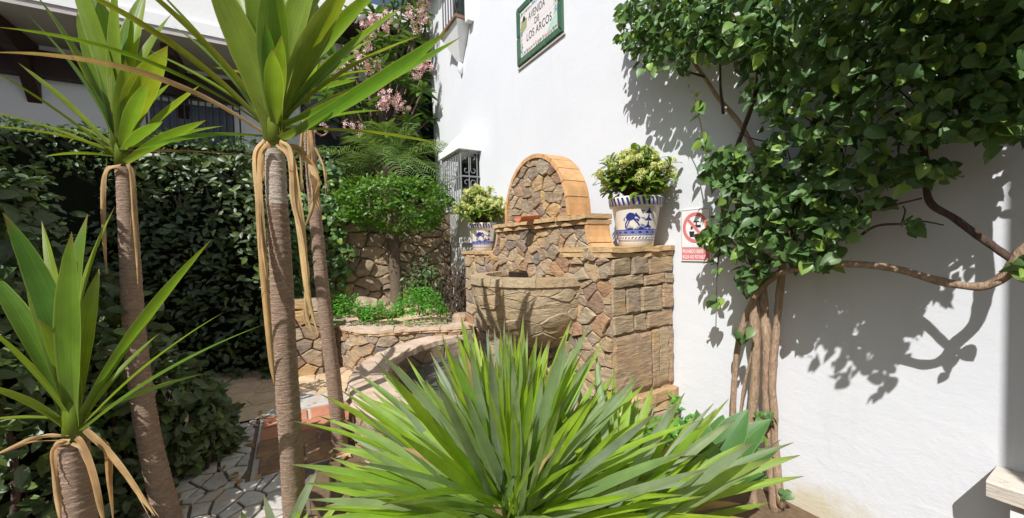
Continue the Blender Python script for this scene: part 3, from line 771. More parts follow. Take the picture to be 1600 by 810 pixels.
# right end face: big squared blocks
emap = lambda u, v, d: SN(S0 + .012 - d, u, v)
rows = [(0.50, 0.92, [0.01, .06, .17, .25, .63]), (0.93, 1.05, [0.01, .30, .42, .63]), (1.06, 1.25, [0.01, .14, .36, .50, .63]), (1.25, 1.33, [0.01, .10, .33, .63]), (1.33, 1.455, [0.01, .28, .45, .63])]
for z0, z1, us in rows:
    for a, b in zip(us, us[1:]):
        j = lambda: rnd(-.012, .012)
        stone(emap, [(a + .004, z0 + .004 + j()), (b - .006, z0 + .004 + j()), (b - .006, z1 - .004 + j()), (a + .004, z1 - .004 + j())], 0.028, ft, BLOCKS, 'block', 0.06, 0.006, 0.3, -0.012, 0.9)
for (z0, z1, o_) in ((0.40, 0.47, .06), (0.33, 0.39, .04), (0.24, 0.32, .05), (0.02, 0.23, 0.02)):
    slab_row(ft, lambda a, sd, tp, j, j2: SN((S0 + .1 if sd == 0 else S0 - o_ - j), a, (z0 if tp == 0 else z1) + j2), 0.004, 0.67, 0.32, LEDGE if z0 > .3 else STONES, 'plinth_slab', 0.012)
# pier caps
for (z0, z1, o_) in ((1.455, 1.485, .015), (1.492, 1.528, .035)):
    slab_row(ft, lambda a, sd, tp, j, j2: SN((2.45 if sd == 0 else S0 - o_ - j), a, (z0 if tp == 0 else z1) + j2), 0.006, FN + .03, 0.42, LEDGE, 'cap_slab', 0.010)
    slab_row(ft, lambda a, sd, tp, j, j2: SN(a, (0.01 if sd == 0 else .47 + o_ + .02 + j), (z0 if tp == 0 else z1) - .03 + j2), S1 - .02, S2 + .04, 0.42, LEDGE, 'cap_slab', 0.010)
# shoulder tiles on the curved edges
for sh, sg_ in ((RSH, -1), (LSH, 1)):
    for i0 in (0, 2, 4):
        seg = sh[i0:i0 + 3] if i0 < 4 else sh[4:8]
        mb = MB()
        for k, (s, z) in enumerate(seg):
            nx = sg_ * 0.030; g = 0.003 * (1 if k == 0 else -1 if k == len(seg) - 1 else 0)
            for dn, dx in ((BK - .005, 0), (FN + .022, 0), (FN + .022, nx), (BK - .005, nx)): mb.vert(SN(s + dx, dn, z + g + (0.008 if dx else 0)))
        m_ = len(seg)
        for k in range(m_ - 1):
            for q in range(4): mb.face((k * 4 + q, k * 4 + (q + 1) % 4, k * 4 + 4 + (q + 1) % 4, k * 4 + 4 + q))
        mb.face((3, 2, 1, 0)); mb.face([(m_ - 1) * 4 + q for q in range(4)]); mb.build('edge_tile', ORANGE, ft)
# ledge under the arch
for (z0, z1, o_) in ((1.700, 1.732, .035), (1.738, 1.772, .055)):
    slab_row(ft, lambda a, sd, tp, j, j2: SN(a, (BK - .02 if sd == 0 else FN + o_ + j), (z0 if tp == 0 else z1) + j2), 2.125 - o_ * .3, 3.50 + o_ * .3, 0.34, LEDGE, 'ledge_slab', 0.012)
# arch panel
ACS, AZ, AA, AH = 2.84, 1.772, 0.475, 0.54
def apt(th, r=1.0, dr=0.0): return (ACS + (AA * r + dr) * math.cos(th) * (1 + 0.0), AZ + (AH * r + dr) * math.sin(th) ** 0.92 if math.sin(th) > 0 else AZ)
ap = [apt(math.pi * i / 20) for i in range(21)]
extrude(ap, BK, FN - .016).build('masonry_core', MORTAR, ft)
for c in cells(ap, 0.118, 0.008, 1.3, jitter=1.15): stone(fmap, c, 0.022, ft, STONES, 'stone', 0.06, 0.006, 0.5)
for i in range(13):
    t0, t1 = math.pi * i / 13 + .006, math.pi * (i + 1) / 13 - .006
    mb = MB()
    for k in range(4):
        th = t0 + (t1 - t0) * k / 3
        for dn, dr in ((BK - .01, 0.0), (FN + .02, 0.0), (FN + .02, 0.034), (BK - .01, 0.034)):
            s, z = apt(th, 1.0, dr); mb.vert(SN(s, dn + rnd(-.002, .002), z))
    for k in range(3):
        for q in range(4): mb.face((k * 4 + q, k * 4 + (q + 1) % 4, k * 4 + 4 + (q + 1) % 4, k * 4 + 4 + q))
    mb.face((3, 2, 1, 0)); mb.face((12, 13, 14, 15)); mb.build('arch_tile', ORANGE, ft)
# spout: half-round roof tile poking out of the ledge
mb = MB()
for k in range(7):
    a = math.pi * (k / 6) ; r = 0.055
    for dn, sc_ in ((FN - .02, 1.0), (FN + .20, 1.15)):
        mb.vert(SN(2.80 + r * sc_ * math.cos(a), dn, 1.815 - (0.02 if dn > FN else 0) - r * sc_ * math.sin(a) * .7))
        mb.vert(SN(2.80 + (r * sc_ - .013) * math.cos(a), dn, 1.817 - (0.02 if dn > FN else 0) - (r * sc_ - .013) * math.sin(a) * .7))
for k in range(6):
    a = k * 4; b = a + 4
    mb.face((a, a + 2, b + 2, b)); mb.face((a + 1, b + 1, b + 3, a + 3)); mb.face((a + 2, a + 3, b + 3, b + 2)); mb.face((a, b, b + 1, a + 1))
mb.face((0, 1, 3, 2)); mb.face((24, 26, 27, 25)); mb.build('spout', plain('red_spout_tile', (0.52, 0.17, 0.07), 0.75, nz=0.2), ft)
# bowl: half round, stone faced
BC, BR = 2.84, 0.59
prof = [(0.20, 0.68), (0.38, 0.76), (0.49, 0.87), (0.555, 0.99), (0.585, 1.11), (0.592, 1.22), (0.592, 1.29)]
def bprof(t):
    f = max(0.0, min(1.0, t)) * (len(prof) - 1); k = min(int(f), len(prof) - 2); a, b = prof[k], prof[k + 1]
    return a[0] + (b[0] - a[0]) * (f - k), a[1] + (b[1] - a[1]) * (f - k)
def bpt(th, t, d):
    r, z = bprof(t); r2, z2 = bprof(t + .02); r1, z1 = bprof(t - .02)
    tx, tz = r2 - r1, z2 - z1; L = math.hypot(tx, tz) or 1; nx, nz_ = tz / L, -tx / L
    rr_ = r + nx * d
    return SN(BC + rr_ * math.cos(th), FN - .03 + rr_ * math.sin(th), z + nz_ * d)
mb = MB(); NS = 36
for i in range(15):
    for k in range(NS + 1): mb.vert(bpt(math.pi * k / NS, i / 14, -0.006))
for i in range(14):
    for k in range(NS): a = i * (NS + 1) + k; mb.face((a, a + 1, a + NS + 2, a + NS + 1))
e = 14 * (NS + 1); ring = []
for (rr_, zz) in ((0.545, 1.298), (0.49, 1.294), (0.47, 1.24), (0.30, 1.20), (0.02, 1.20)):
    ring.append([mb.vert(SN(BC + rr_ * math.cos(math.pi * k / NS), FN - .03 + rr_ * math.sin(math.pi * k / NS), zz + rnd(-.004, .004))) for k in range(NS + 1)])
prev = list(range(e, e + NS + 1))
for rg in ring:
    for k in range(NS): mb.face((prev[k], prev[k + 1], rg[k + 1], rg[k]))
    prev = rg
bowl = mb.build('bowl', plain('bowl_core', (0.36, 0.285, 0.20), .95, .1, nz=.3, bump=.6, scale=40), ft)
bowl_mats = BOWLST
for c in cells([(0.0, 0.05), (math.pi * .59, 0.05), (math.pi * .59, 0.97), (0.0, 0.97)], 0.15, 0.003, 1.6, jitter=1.2):
    stone(lambda u, v, d: bpt(u / .59, v, d - .006), c, 0.011, bowl, BOWLST, 'stone', 0.06, 0.008, 0.6, -0.008, 0.88)
for i in range(5):
    t0, t1 = math.pi * i / 5 + .003, math.pi * (i + 1) / 5 - .003; mb = MB(); K = 12
    for k in range(K + 1):
        th = t0 + (t1 - t0) * k / K; j = rnd(-.006, .006)
        for rr_, zz in ((0.468, 1.262), (0.612 + j, 1.242), (0.606 + j, 1.300), (0.470 + j, 1.306)): mb.vert(SN(BC + rr_ * math.cos(th), FN - .03 + rr_ * math.sin(th), zz + j * .4))
    for k in range(K):
        for q in range(4): mb.face((k * 4 + q, k * 4 + (q + 1) % 4, k * 4 + 4 + (q + 1) % 4, k * 4 + 4 + q))
    mb.face((3, 2, 1, 0)); mb.face([K * 4 + q for q in range(4)]); mb.build('rim_stone', BOWLST, bowl)
mb = MB(); mb.box(SN(2.93, FN + .03, 1.26), US * .17, UN * .10, V((0, 0, .055))); mb.build('dark_hole_block', plain('hole_shade', (0.03, 0.025, 0.02), 0.4), ft)  # near-black block standing in for the shaded hole in the bowl fill

# ================================================================== POOL in front of the fountain
pc_s, pc_n, RO, RI, CT = 3.22, 0.60, 1.53, 1.22, 0.45
pool = thing('pool_wall', 'curved low stone pool wall with broad sandy coping in front of the fountain', 'pool', SN(pc_s, pc_n + 1, 0))
def ppt(th, r, z): return SN(pc_s + r * math.cos(th), pc_n + r * math.sin(th), z)
mb = MB(); NS = 48
for k in range(NS + 1):
    th = math.pi * k / NS
    for r, z in ((RI, 0.0), (RI, CT - .05), (RO - .04, CT - .05), (RO - .04, 0.0)): mb.vert(ppt(th, r, z))
for k in range(NS):
    for q in range(3): mb.face((k * 4 + q, k * 4 + q + 1, k * 4 + 5 + q, k * 4 + 4 + q))
mb.face((3, 2, 1, 0)); e = NS * 4; mb.face((e, e + 1, e + 2, e + 3)); mb.build('masonry_core', MORTAR, pool)
rm = RO - .04
for c in cells([(0.1, 0.01), (math.pi * rm, 0.01), (math.pi * rm, CT - .075), (0.1, CT - .075)], 0.17, 0.016, 1.5):
    stone(lambda u, v, d: ppt(u / rm, rm + d, v), c, 0.032, pool, STONES, 'stone', 0.07, 0.007, 0.4)
for c in cells([(0.1, 0.15), (math.pi * RI, 0.15), (math.pi * RI, CT - .055), (0.1, CT - .055)], 0.24, 0.012, 1.6):
    stone(lambda u, v, d: ppt(u / RI, RI - d, v), c, 0.018, pool, DULLSTONE, 'stone', 0.09, 0.007, 0.4)
NCP = 9
for i in range(NCP):
    t0, t1 = math.pi * i / NCP + .002, math.pi * (i + 1) / NCP - .002; K = 8
    for (z0, z1, ri, ro) in ((CT - .052, CT, RI - .02, RO + .01), (CT - .075, CT - .055, RI + .05, RO + .03)):
        mb = MB()
        for k in range(K + 1):
            th = t0 + (t1 - t0) * k / K; j = rnd(-.008, .008); j2 = rnd(-.004, .004)
            for r, z in ((ri + j, z0), (ro + j, z0), (ro + j - .006, z1 + j2 - .012), (ro + j - .03, z1 + j2), (ri + j + .012, z1 + j2)): mb.vert(ppt(th, r, z))
        for k in range(K):
            for q in range(5): mb.face((k * 5 + q, k * 5 + (q + 1) % 5, k * 5 + 5 + (q + 1) % 5, k * 5 + 5 + q))
        mb.face((4, 3, 2, 1, 0)); mb.face([K * 5 + q for q in range(5)]); mb.build('coping_slab', COPE, pool)
m = NT('pool_water'); c = m.coord(); nn = m.noise(9, c, 3); WATER = m.out((0.10, 0.115, 0.10), 0.06, 0.6, m.bump(nn, 0.25, 0.02))
mb = MB(); mb.face([mb.vert(ppt(math.pi * k / 40, RI + .03, 0.24)) for k in range(41)]); structure(mb.build('water', WATER))

# ================================================================== PLANTER and retaining wall
pl = thing('planter_wall', 'low curved stone planter wall with layered ochre coping left of the pool', 'planter', PZ(575, 560, 0))
ppx = [PZ(500, 500, .56), PZ(524, 506, .56), PZ(548, 513, .56), PZ(580, 517, .56), PZ(615, 515, .56), PZ(660, 512, .56), PZ(742, 509, .56)]
pp = bez(ppx, 8); cum = [0]
for a, b in zip(pp, pp[1:]): cum.append(cum[-1] + (b - a).length)
def pw(u, z, d):
    u = max(0, min(cum[-1] - 1e-4, u)); k = max(i for i in range(len(cum)) if cum[i] <= u); k = min(k, len(pp) - 2)
    t = (u - cum[k]) / (cum[k + 1] - cum[k]); p = pp[k].lerp(pp[k + 1], t); tg = (pp[k + 1] - pp[k]).normalized(); nr = V((tg.y, -tg.x, 0)).normalized()
    q = p + nr * d; return V((q.x, q.y, z))
LW = cum[-1]
mb = MB(); K = 40
for k in range(K + 1):
    for d, z in ((-.25, 0), (-.25, .51), (-.02, .51), (-.02, 0)): mb.vert(pw(LW * k / K, z, d))
for k in range(K):
    for q in range(3): mb.face((k * 4 + q, k * 4 + q + 1, k * 4 + 5 + q, k * 4 + 4 + q))
mb.build('masonry_core', MORTAR, pl)
for c in cells([(0, 0.01), (LW, 0.01), (LW, .49), (0, .49)], 0.17, 0.016, 1.3): stone(lambda u, v, d: pw(u, v, d - .02), c, 0.03, pl, STONES, 'stone', 0.07, 0.008, 0.4)
for (z0, z1, d1) in ((.495, .520, .02), (.526, .56, .035)):
    slab_row(pl, lambda a, sd, tp, j, j2: pw(a, (z0 if tp == 0 else z1) + j2 * .6, (-.30 if sd == 0 else d1 + j)), 0.0, LW, 0.5, COPE if z1 > .55 else LEDGE, 'coping_slab', 0.014)
RS = 6.55                                             # line of the rubble wall
soil_z = 0.57
bed = [pw(LW * k / 20, soil_z - .03, -.2) for k in range(21)] + [SN(RS + .1, 0.05, soil_z), SN(RS + .1, 3.4, soil_z)]
structure(sheet('planter_soil', bed, SAND))
rw = thing('rubble_wall', 'rough retaining wall of large shaded rocks behind the round clipped tree', 'wall', SN(RS, 1.6, 0))
mb = MB(); mb.box(SN(RS, -0.4, 0), US * 0.5, UN * 4.4, V((0, 0, 2.3))); mb.build('masonry_core', plain('dark_wall_core', (0.17, 0.13, 0.095), 0.95, nz=.3), rw)
for c in cells([(0.0, 0.4), (3.9, 0.4), (3.9, 2.3), (0.0, 2.3)], 0.24, 0.016, 1.6, jitter=1.0): stone(lambda u, v, d: SN(RS - d, u, v), c, 0.05, rw, DULLSTONE, 'rock', 0.07, 0.014, 0.5, -0.02, 0.84)
structure(sheet('terrace', [SN(RS, -.3, 2.28), SN(RS, 12, 2.28), SN(8.3, 12, 2.28), SN(8.3, -.3, 2.28)], SOIL))
lw = thing('low_rubble_wall', 'low tan rubble wall seen between the two slender trunks left of the planter', 'wall', P(470, 590, 4.75).xy.to_3d())
a, b = PZ(432, 594, 0), PZ(505, 585, 0); a.z = b.z = 0; dl = (b - a).normalized(); nl_ = V((dl.y, -dl.x, 0))
lm = lambda u, v, d: a + dl * u + nl_ * d + V((0, 0, v))
LL = (b - a).length
mb = MB(); mb.box(lm(0, 0, -.35), dl * LL, nl_ * .34, V((0, 0, .93))); mb.build('masonry_core', MORTAR, lw)
for c in cells([(0, .01), (LL, .01), (LL, .95), (0, .95)], 0.2, 0.016, 1.3): stone(lm, c, 0.035, lw, STONES, 'stone', 0.08, 0.01, 0.45)

# rocks in the planter
def rock(px, py, Y, r, zsc, label):
    p = P(px, py, Y); bm = bmesh.new(); bmesh.ops.create_icosphere(bm, subdivisions=3, radius=1); 
    o_ = V((rnd(0, 50), rnd(0, 50), 0))
    for v in bm.verts:
        k = 1 + 0.35 * noise.noise(v.co * 1.1 + o_) + 0.12 * noise.noise(v.co * 3 + o_); v.co = V((v.co.x * r * k, v.co.y * r * k, v.co.z * r * zsc * k))
    me = bpy.data.meshes.new('rock'); bm.to_mesh(me); bm.free(); me.materials.append(DULLSTONE)
    o = bpy.data.objects.new('rock', me); place(o, None, p); tag(o, label, 'rock', 'rocks in the planter')
rock(577, 483, 5.5, .20, .9, 'dark brown upright rock behind the left green herbs')
rock(603, 484, 5.6, .17, .8, 'tan rock at the left foot of the clipped tree trunk')
rock(716, 500, 5.2, .15, .7, 'small rounded rock right of the bright green herbs beside the pillar')

# ================================================================== HOUSE ACROSS and its porch
hx = thing('porch_house', 'white house behind the garden with deep porch, dark beams and a barred window', 'house', SN(8.2, 4, 0))
FS, FE = 7.0, 8.2
def hn(px, s):                                         # n for a column of the picture on the plane s
    d = ray(px, 380); d = V((d.x, d.y, 0)); A = US * s; t = d.x / d.y
    mm = (t * A.y - A.x) / (-UN.x - t * -UN.y); return WD - mm
mb = MB(); mb.box(SN(FE, -3, 0), US * 0.3, UN * 13, V((0, 0, 6.5))); mb.build('wall', SOFFIT if False else WHITE, hx)
nL = 8.5; nR = hn(452, FS)
mb = MB(); mb.box(SN(FS, nR, 4.58), US * (FE - FS - .002), UN * (nL - nR), V((0, 0, .10))); mb.build('porch_slab', SOFFIT, hx)
mb = MB(); mb.box(SN(FS - .02, nR, 4.66), US * .22, UN * (nL - nR), V((0, 0, .16))); mb.build('cornice', WHITE, hx)
mb = MB(); mb.box(SN(FS + .03, nR, 4.825), US * .16, UN * (nL - nR), V((0, 0, .75))); mb.build('parapet', WHITE, hx)
mb = MB(); mb.box(SN(FE - .16, nR, 4.10), US * .15, UN * (nL - nR), V((0, 0, .36))); mb.build('lintel_beam', WOOD, hx)
for px in (62, 300):
    n_ = hn(px, FE - .3); mb = MB()
    pr = [(FE - .005, 4.57), (FE - .9, 4.57), (FE - .9, 4.42), (FE - .62, 4.30), (FE - .3, 4.25), (FE - .005, 3.75)]
    k0 = len(pr)
    for dn in (0, .14):
        for s, z in pr: mb.vert(SN(s, n_ + dn, z))
    for i in range(k0): j = (i + 1) % k0; mb.face((i, j, k0 + j, k0 + i))
    mb.face(range(k0)); mb.face(list(range(k0, 2 * k0))[::-1]); mb.build('beam_bracket', WOOD, hx)
wn0, wn1 = hn(385, FE), hn(232, FE)
gw = MB(); gw.box(SN(FE - .012, wn0 + .1, 2.9), US * .01, UN * (wn1 - wn0 - .2), V((0, 0, 1.1))); gw = gw.build('barred_window', plain('dull_pane', (0.10, 0.11, 0.13), 0.25, .5, nz=.2), hx)
NB = 14
for i in range(NB + 1):
    mb = MB(); mb.tube([SN(FE - .14, wn0 + (wn1 - wn0) * i / NB, 2.75), SN(FE - .14, wn0 + (wn1 - wn0) * i / NB, 4.06)], .013, 6); mb.build('bar', IRON, gw)
for z in (2.8, 3.35, 3.95, 4.04):
    mb = MB(); mb.box(SN(FE - .15, wn0 - .01, z), US * .018, UN * (wn1 - wn0 + .02), V((0, 0, .02))); mb.build('rail', IRON, gw)
mb = MB(); mb.box(SN(FE - .03, hn(690, FE), 2.3), US * .028, UN * (hn(478, FE) - hn(690, FE)), V((0, 0, 2.6))); mb.build('added_door', plain('dark_void_panel', (0.012, 0.014, 0.022), 0.5, .4), hx)  # dark panel added for the shaded void behind the frangipani
# terrace balustrade lattice at the far left and the tiled roof over the added door
lat = MB()
for i in range(16):
    nn_ = hn(0, FS) - .3 + i * .075
    lat.tube([SN(FS - .06, nn_, 4.86), SN(FS - .06, nn_, 5.5)], .008, 5)
for z in (4.88, 4.98, 5.2): lat.tube([SN(FS - .06, hn(0, FS) - .35, z), SN(FS - .06, hn(0, FS) + .9, z)], .008, 5)
lat.build('balcony_railing', GREYIRON, hx)
rf = MB(); rf.box(SN(FE - .75, hn(720, FE), 5.55), US * .74, UN * (hn(470, FE) - hn(720, FE)), V((0, 0, .06))); rf = rf.build('porch_roof', WOOD, hx)
nr0, nr1 = hn(720, FE), hn(470, FE); k = int((nr1 - nr0) / .2)
for i in range(k):
    n_ = nr0 + .1 + i * .2; mb = MB(); mb.tube([SN(FE - .85, n_, 5.66), SN(FE - .02, n_, 5.86)], .085, 10); mb.build('roof_tile', plain('grey_roof_tile', (0.20, 0.16, 0.14), .8) if i == 0 else bpy.data.materials['grey_roof_tile'], rf, True)
lh = thing('left_shade_house', 'white house added out of view at the far left to shade the hedge behind the yuccas', 'house', (-7.5, 0, 0))  # unseen, added for the shade it throws on the hedge
mb = MB(); mb.box((-9.5, -4, 0), V((4.2, 0, 0)), V((0, 5.5, 0)), V((0, 0, 5.8))); mb.build('wall', STUCCO, lh)
mb = MB(); mb.box((-9.6, -4.1, 5.802), V((4.4, 0, 0)), V((0, 5.7, 0)), V((0, 0, .12))); mb.build('roof', TERRA, lh)
# unseen house added behind the photographer so its corner shades the right end of the wall
bk = thing('rear_shade_house', 'unseen white house added behind the viewer to shade the right end of the wall', 'house', (2.5, -3, 0))
mb = MB(); mb.box((0.915, -4.2, 0), V((6, 0, 0)), V((0, 3.63, 0)), V((0, 0, 4.6))); mb.build('wall', STUCCO, bk)
mb = MB(); mb.box((0.90, -4.25, 4.602), V((6.1, 0, 0)), V((0, 3.69, 0)), V((0, 0, 0.12))); mb.build('roof', TERRA, bk)
mb = MB(); mb.box((2.2, -0.575, 0), V((1.0, 0, 0)), V((0, .03, 0)), V((0, 0, 2.1))); d_ = mb.build('added_door', WOOD, bk)
mb = MB(); mb.box((2.3, -0.545, 1.0), V((.05, 0, 0)), V((0, .03, 0)), V((0, 0, .12))); mb.build('handle', IRON, d_)

# ================================================================== BENCH at the right edge
be = thing('stone_bench', 'pale stone slab bench cantilevered from the wall at the lower right corner', 'bench', SN(0.0, 0.1, 0))
BST = stone_mat('bench_stone', [(0.62, 0.56, 0.48), (0.66, 0.60, 0.52)], (3, 3, 20), 0.35, 0.12)
mb = MB()
s_ = [0.355, 0.25, 0.12, 0.0, -0.2, -0.5, -1.0]
for i, s in enumerate(s_):
    j = rnd(-.003, .003)
    for n, z in ((0.003, .535), (.185 + j, .535), (.19 + j, .592), (.182 + j, .60), (.003, .60)): mb.vert(SN(s, n, z))
for i in range(len(s_) - 1):
    for q in range(5): mb.face((i * 5 + q, i * 5 + (q + 1) % 5, i * 5 + 5 + (q + 1) % 5, i * 5 + 5 + q))
mb.face((4, 3, 2, 1, 0)); e = (len(s_) - 1) * 5; mb.face([e + q for q in range(5)]); mb.build('seat_slab', BST, be)
mb = MB(); mb.box(SN(-1.0, 0.003, 0.0), US * 1.30, UN * .155, V((0, 0, .50))); mb.build('base', WHITE, be)
mb = MB(); mb.box(SN(-1.0, 0.003, 0.503), US * 1.27, UN * .14, V((0, 0, .03))); mb.build('tile_course', TERRA, be)

# ================================================================== YUCCAS
PROF_Y = [(0, 0.62), (0.10, 0.55), (0.28, 0.82), (0.5, 1.0), (0.68, 0.90), (0.86, 0.52), (0.95, 0.2), (1.0, 0.01)]
PROF_D = [(0, 0.8), (0.2, 0.9), (0.5, 1.0), (0.8, 0.7), (1.0, 0.05)]
def trunk_mesh(pts, rad, rings=True, sides=16, step=0.011):
    """trunk with leaf-scar rings and small cracks as real relief"""
    cp = bez(pts, 40); n = len(cp); rr_ = lerp_list(rad, n); mb = MB()
    L = 0; ph = rnd(0, 9); up = V((1, 0, 0)); last = cp[0]
    for i, p in enumerate(cp):
        t = (cp[min(i + 1, n - 1)] - cp[max(i - 1, 0)]).normalized()
        a = (up - t * up.dot(t)).normalized(); b = t.cross(a); L += (p - last).length; last = p
        for k in range(sides):
            th = 2 * math.pi * k / sides
            q = rr_[i] * (1 + 0.035 * noise.noise(V((math.cos(th) * 2, math.sin(th) * 2, L * 6 + ph))) + (0.08 * (((L + 0.006 * math.sin(th * 2 + L * 20)) / 0.028) % 1.0) if rings else 0))
            mb.vert(p + a * (q * math.cos(th)) + b * (q * math.sin(th)))
    for i in range(n - 1):
        for k in range(sides):
            k2 = (k + 1) % sides; mb.face((i * sides + k, i * sides + k2, (i + 1) * sides + k2, (i + 1) * sides + k))
    mb.face([(n - 1) * sides + k for k in range(sides)]); return mb
def yucca(label, tpts, trad, crown, leaves, dry, pale=None, filler=0, flen=0.5, fw=0.07):
    root = thing('yucca', label, 'yucca', tpts[-1], 'yuccas beside the hedge')
    trunk_mesh(tpts[::-1], trad[::-1]).build('trunk', YBARK, root, True)
    if pale:
        trunk_mesh(pale[::-1], [0.036, 0.034]).build('bare_stem', YPALE, root, True)
    cx = V(crown); px0, py0, Y0 = None, None, None
    mb = MB(); mb.tube([cx + V((0, 0, -.05)), cx + V((0, 0, .03)), cx + V((0, 0, .12))], [trad[0] * .85, trad[0] * .75, trad[0] * .3], 10); mb.build('crown_heart', YUC, root, True)
    for lf in leaves:
        tx, ty, dy, wpx = lf[:4]; o = lf[4] if len(lf) > 4 else {}
        tip = P(tx, ty, cx.y + dy); d = (tip - cx).normalized()
        base = cx + d * 0.012 + V((0, 0, rnd(-.055, .03)))
        if 'off' in o: base = base + V(o['off'])
        wm = wpx * .9 / 600 * (cx.y + dy * .5)
        ax = V((rnd(-.1, .1), rnd(-.1, .1), 1)) if abs(d.z) < .92 else V((rnd(-.3, .3), -1, 0.2))
        mb = blade(base, tip, wm, ax, o.get('sag', .05), o.get('tw', rnd(-.25, .25)), o.get('vf', .28), o.get('prof', PROF_Y), 14, 5, rnd(0, .12))
        mb.build('leaf' if not o.get('dry') else 'dry_leaf', o.get('mat', DRY if o.get('dry') else YUC), root, True)
    for i in range(filler):
        az_, el = rnd(0, 2 * math.pi), R(rnd(5, 80)); L = flen * rnd(.75, 1.1)
        d = V((math.cos(az_) * math.cos(el), math.sin(az_) * math.cos(el), math.sin(el)))
        blade(cx + d * .01, cx + d * L, fw * rnd(.8, 1.1), V((0, 0, 1)), rnd(.02, .07), rnd(-.2, .2), .28, PROF_Y, 12, 5).build('leaf', YUC, root, True)
    dry2 = []
    for (pts, wpx, Y, tw) in dry:
        dry2.append((pts, wpx, Y, tw)); k = rnd(.55, .8)
        for _ in range(2): dry2.append(([(x + rnd(-7, 7), y + rnd(-4, 10)) for x, y in pts[:max(3, int(len(pts) * k) + 1)]], wpx * rnd(.35, .6), Y + rnd(-.03, .05), tw + rnd(-.8, .8)))
    for dl_ in dry2:
        pts, wpx, Y, tw = dl_
        q = [P(x, y, Y) for x, y in pts]; cp = bez(q, 6); n = len(cp); mb = MB(); ph = rnd(0, 5)
        for i, p in enumerate(cp):
            t = i / (n - 1); tg = (cp[min(i + 1, n - 1)] - cp[max(0, i - 1)]).normalized()
            ww = wpx * .44 / 600 * Y * .5 * (0.75 + .45 * math.sin(math.pi * min(1, t * 1.25))) * (1 if t < .8 else (1 - t) / .2 * .9 + .1)
            s1 = tg.cross(V((0, -1, 0))).normalized(); a = tw + .5 * math.sin(t * 4 + ph); s2 = s1 * math.cos(a) + V((0, -1, 0)) * math.sin(a); n2 = tg.cross(s2)
            for k in range(5):
                u = k / 2 - 1; mb.vert(p + s2 * (u * ww) + n2 * (ww * (.5 * abs(u) + .2 * math.sin(u * 3 + t * 7))))
        for i in range(n - 1):
            for k in range(4): a = i * 5 + k; mb.face((a, a + 1, a + 6, a + 5), ((k / 4, i / n), (k / 4 + .25, i / n), (k / 4 + .25, (i + 1) / n), (k / 4, (i + 1) / n)))
        mb.build('dry_leaf', DRY, root, True)
    return root
D_ = dict(dry=True, vf=.5)
# A: tall yucca in the middle
yA = 1.5
yucca('tallest foreground yucca with spotted leaves and a ringed trunk topped by a pale bare stem',
      [P(433, 318, yA), P(438, 400, 1.54), P(447, 580, 1.62), P(455, 700, 1.7), P(464, 870, 1.85)], [.036, .039, .043, .045, .050], P(430, 205, yA),
      [(703, 46, -.10, 34, dict(sag=-.03, tw=.25)), (722, 57, .02, 30, dict(sag=-.03, tw=.1)), (694, 226, .05, 17, dict(sag=.03, mat=YUCS, tw=.1)), (628, 12, .18, 34, dict(sag=.02)),
       (658, 56, .22, 20, dict(sag=.05, mat=YUCS)), (598, 173, .15, 18, dict(sag=.05)), (604, -28, .12, 36, dict(tw=.2)), (556, -40, -.05, 40, dict(tw=.3)), (505, -85, -.08, 46), (466, -90, .05, 50),
       (425, -60, -.2, 52, dict(tw=.05)), (380, -85, -.1, 48, dict(tw=-.1)), (308, -75, -.16, 50, dict(tw=-.2)), (352, -70, .1, 42), (440, -90, .16, 44), (535, -80, .22, 40), (395, -90, .2, 40),
       (150, -75, -.14, 44, dict(mat=YUCS, tw=-.25, sag=.04)), (95, -28, -.05, 40, dict(tw=-.25, sag=.05, mat=YUCS)), (222, 74, .14, 24, dict(sag=.02)), (232, -30, .12, 18, dict(sag=.02)),
       (-10, 42, -.12, 17, dict(sag=.08, tw=-.1)), (-20, 82, -.22, 21, dict(sag=.10, tw=-.2, dry=True, vf=.5)), (210, 236, .1, 14, dict(sag=.05)), (520, 20, -.02, 30, dict(tw=.3)), (470, 40, .1, 30),
       (268, 40, .25, 26), (480, -60, .28, 34), (410, -60, .25, 36), (640, 120, .3, 22, dict(sag=.06)), (330, -30, .3, 30), (585, 60, .32, 26)],
      [([(418, 222), (402, 245), (404, 330), (412, 430), (424, 560), (428, 600)], 24, 1.46, .25), ([(436, 222), (452, 240), (462, 310), (472, 370), (482, 460), (497, 525)], 26, 1.47, .3),
       ([(440, 225), (470, 235), (492, 280), (487, 330), (468, 370)], 16, 1.56, .6), ([(424, 224), (408, 260), (404, 300)], 18, 1.56, .2), ([(468, 370), (480, 420), (478, 490), (492, 530)], 12, 1.55, .3)],
      pale=[P(428, 235, yA), P(430, 255, yA), P(433, 320, yA)], filler=6, flen=.42, fw=.07)
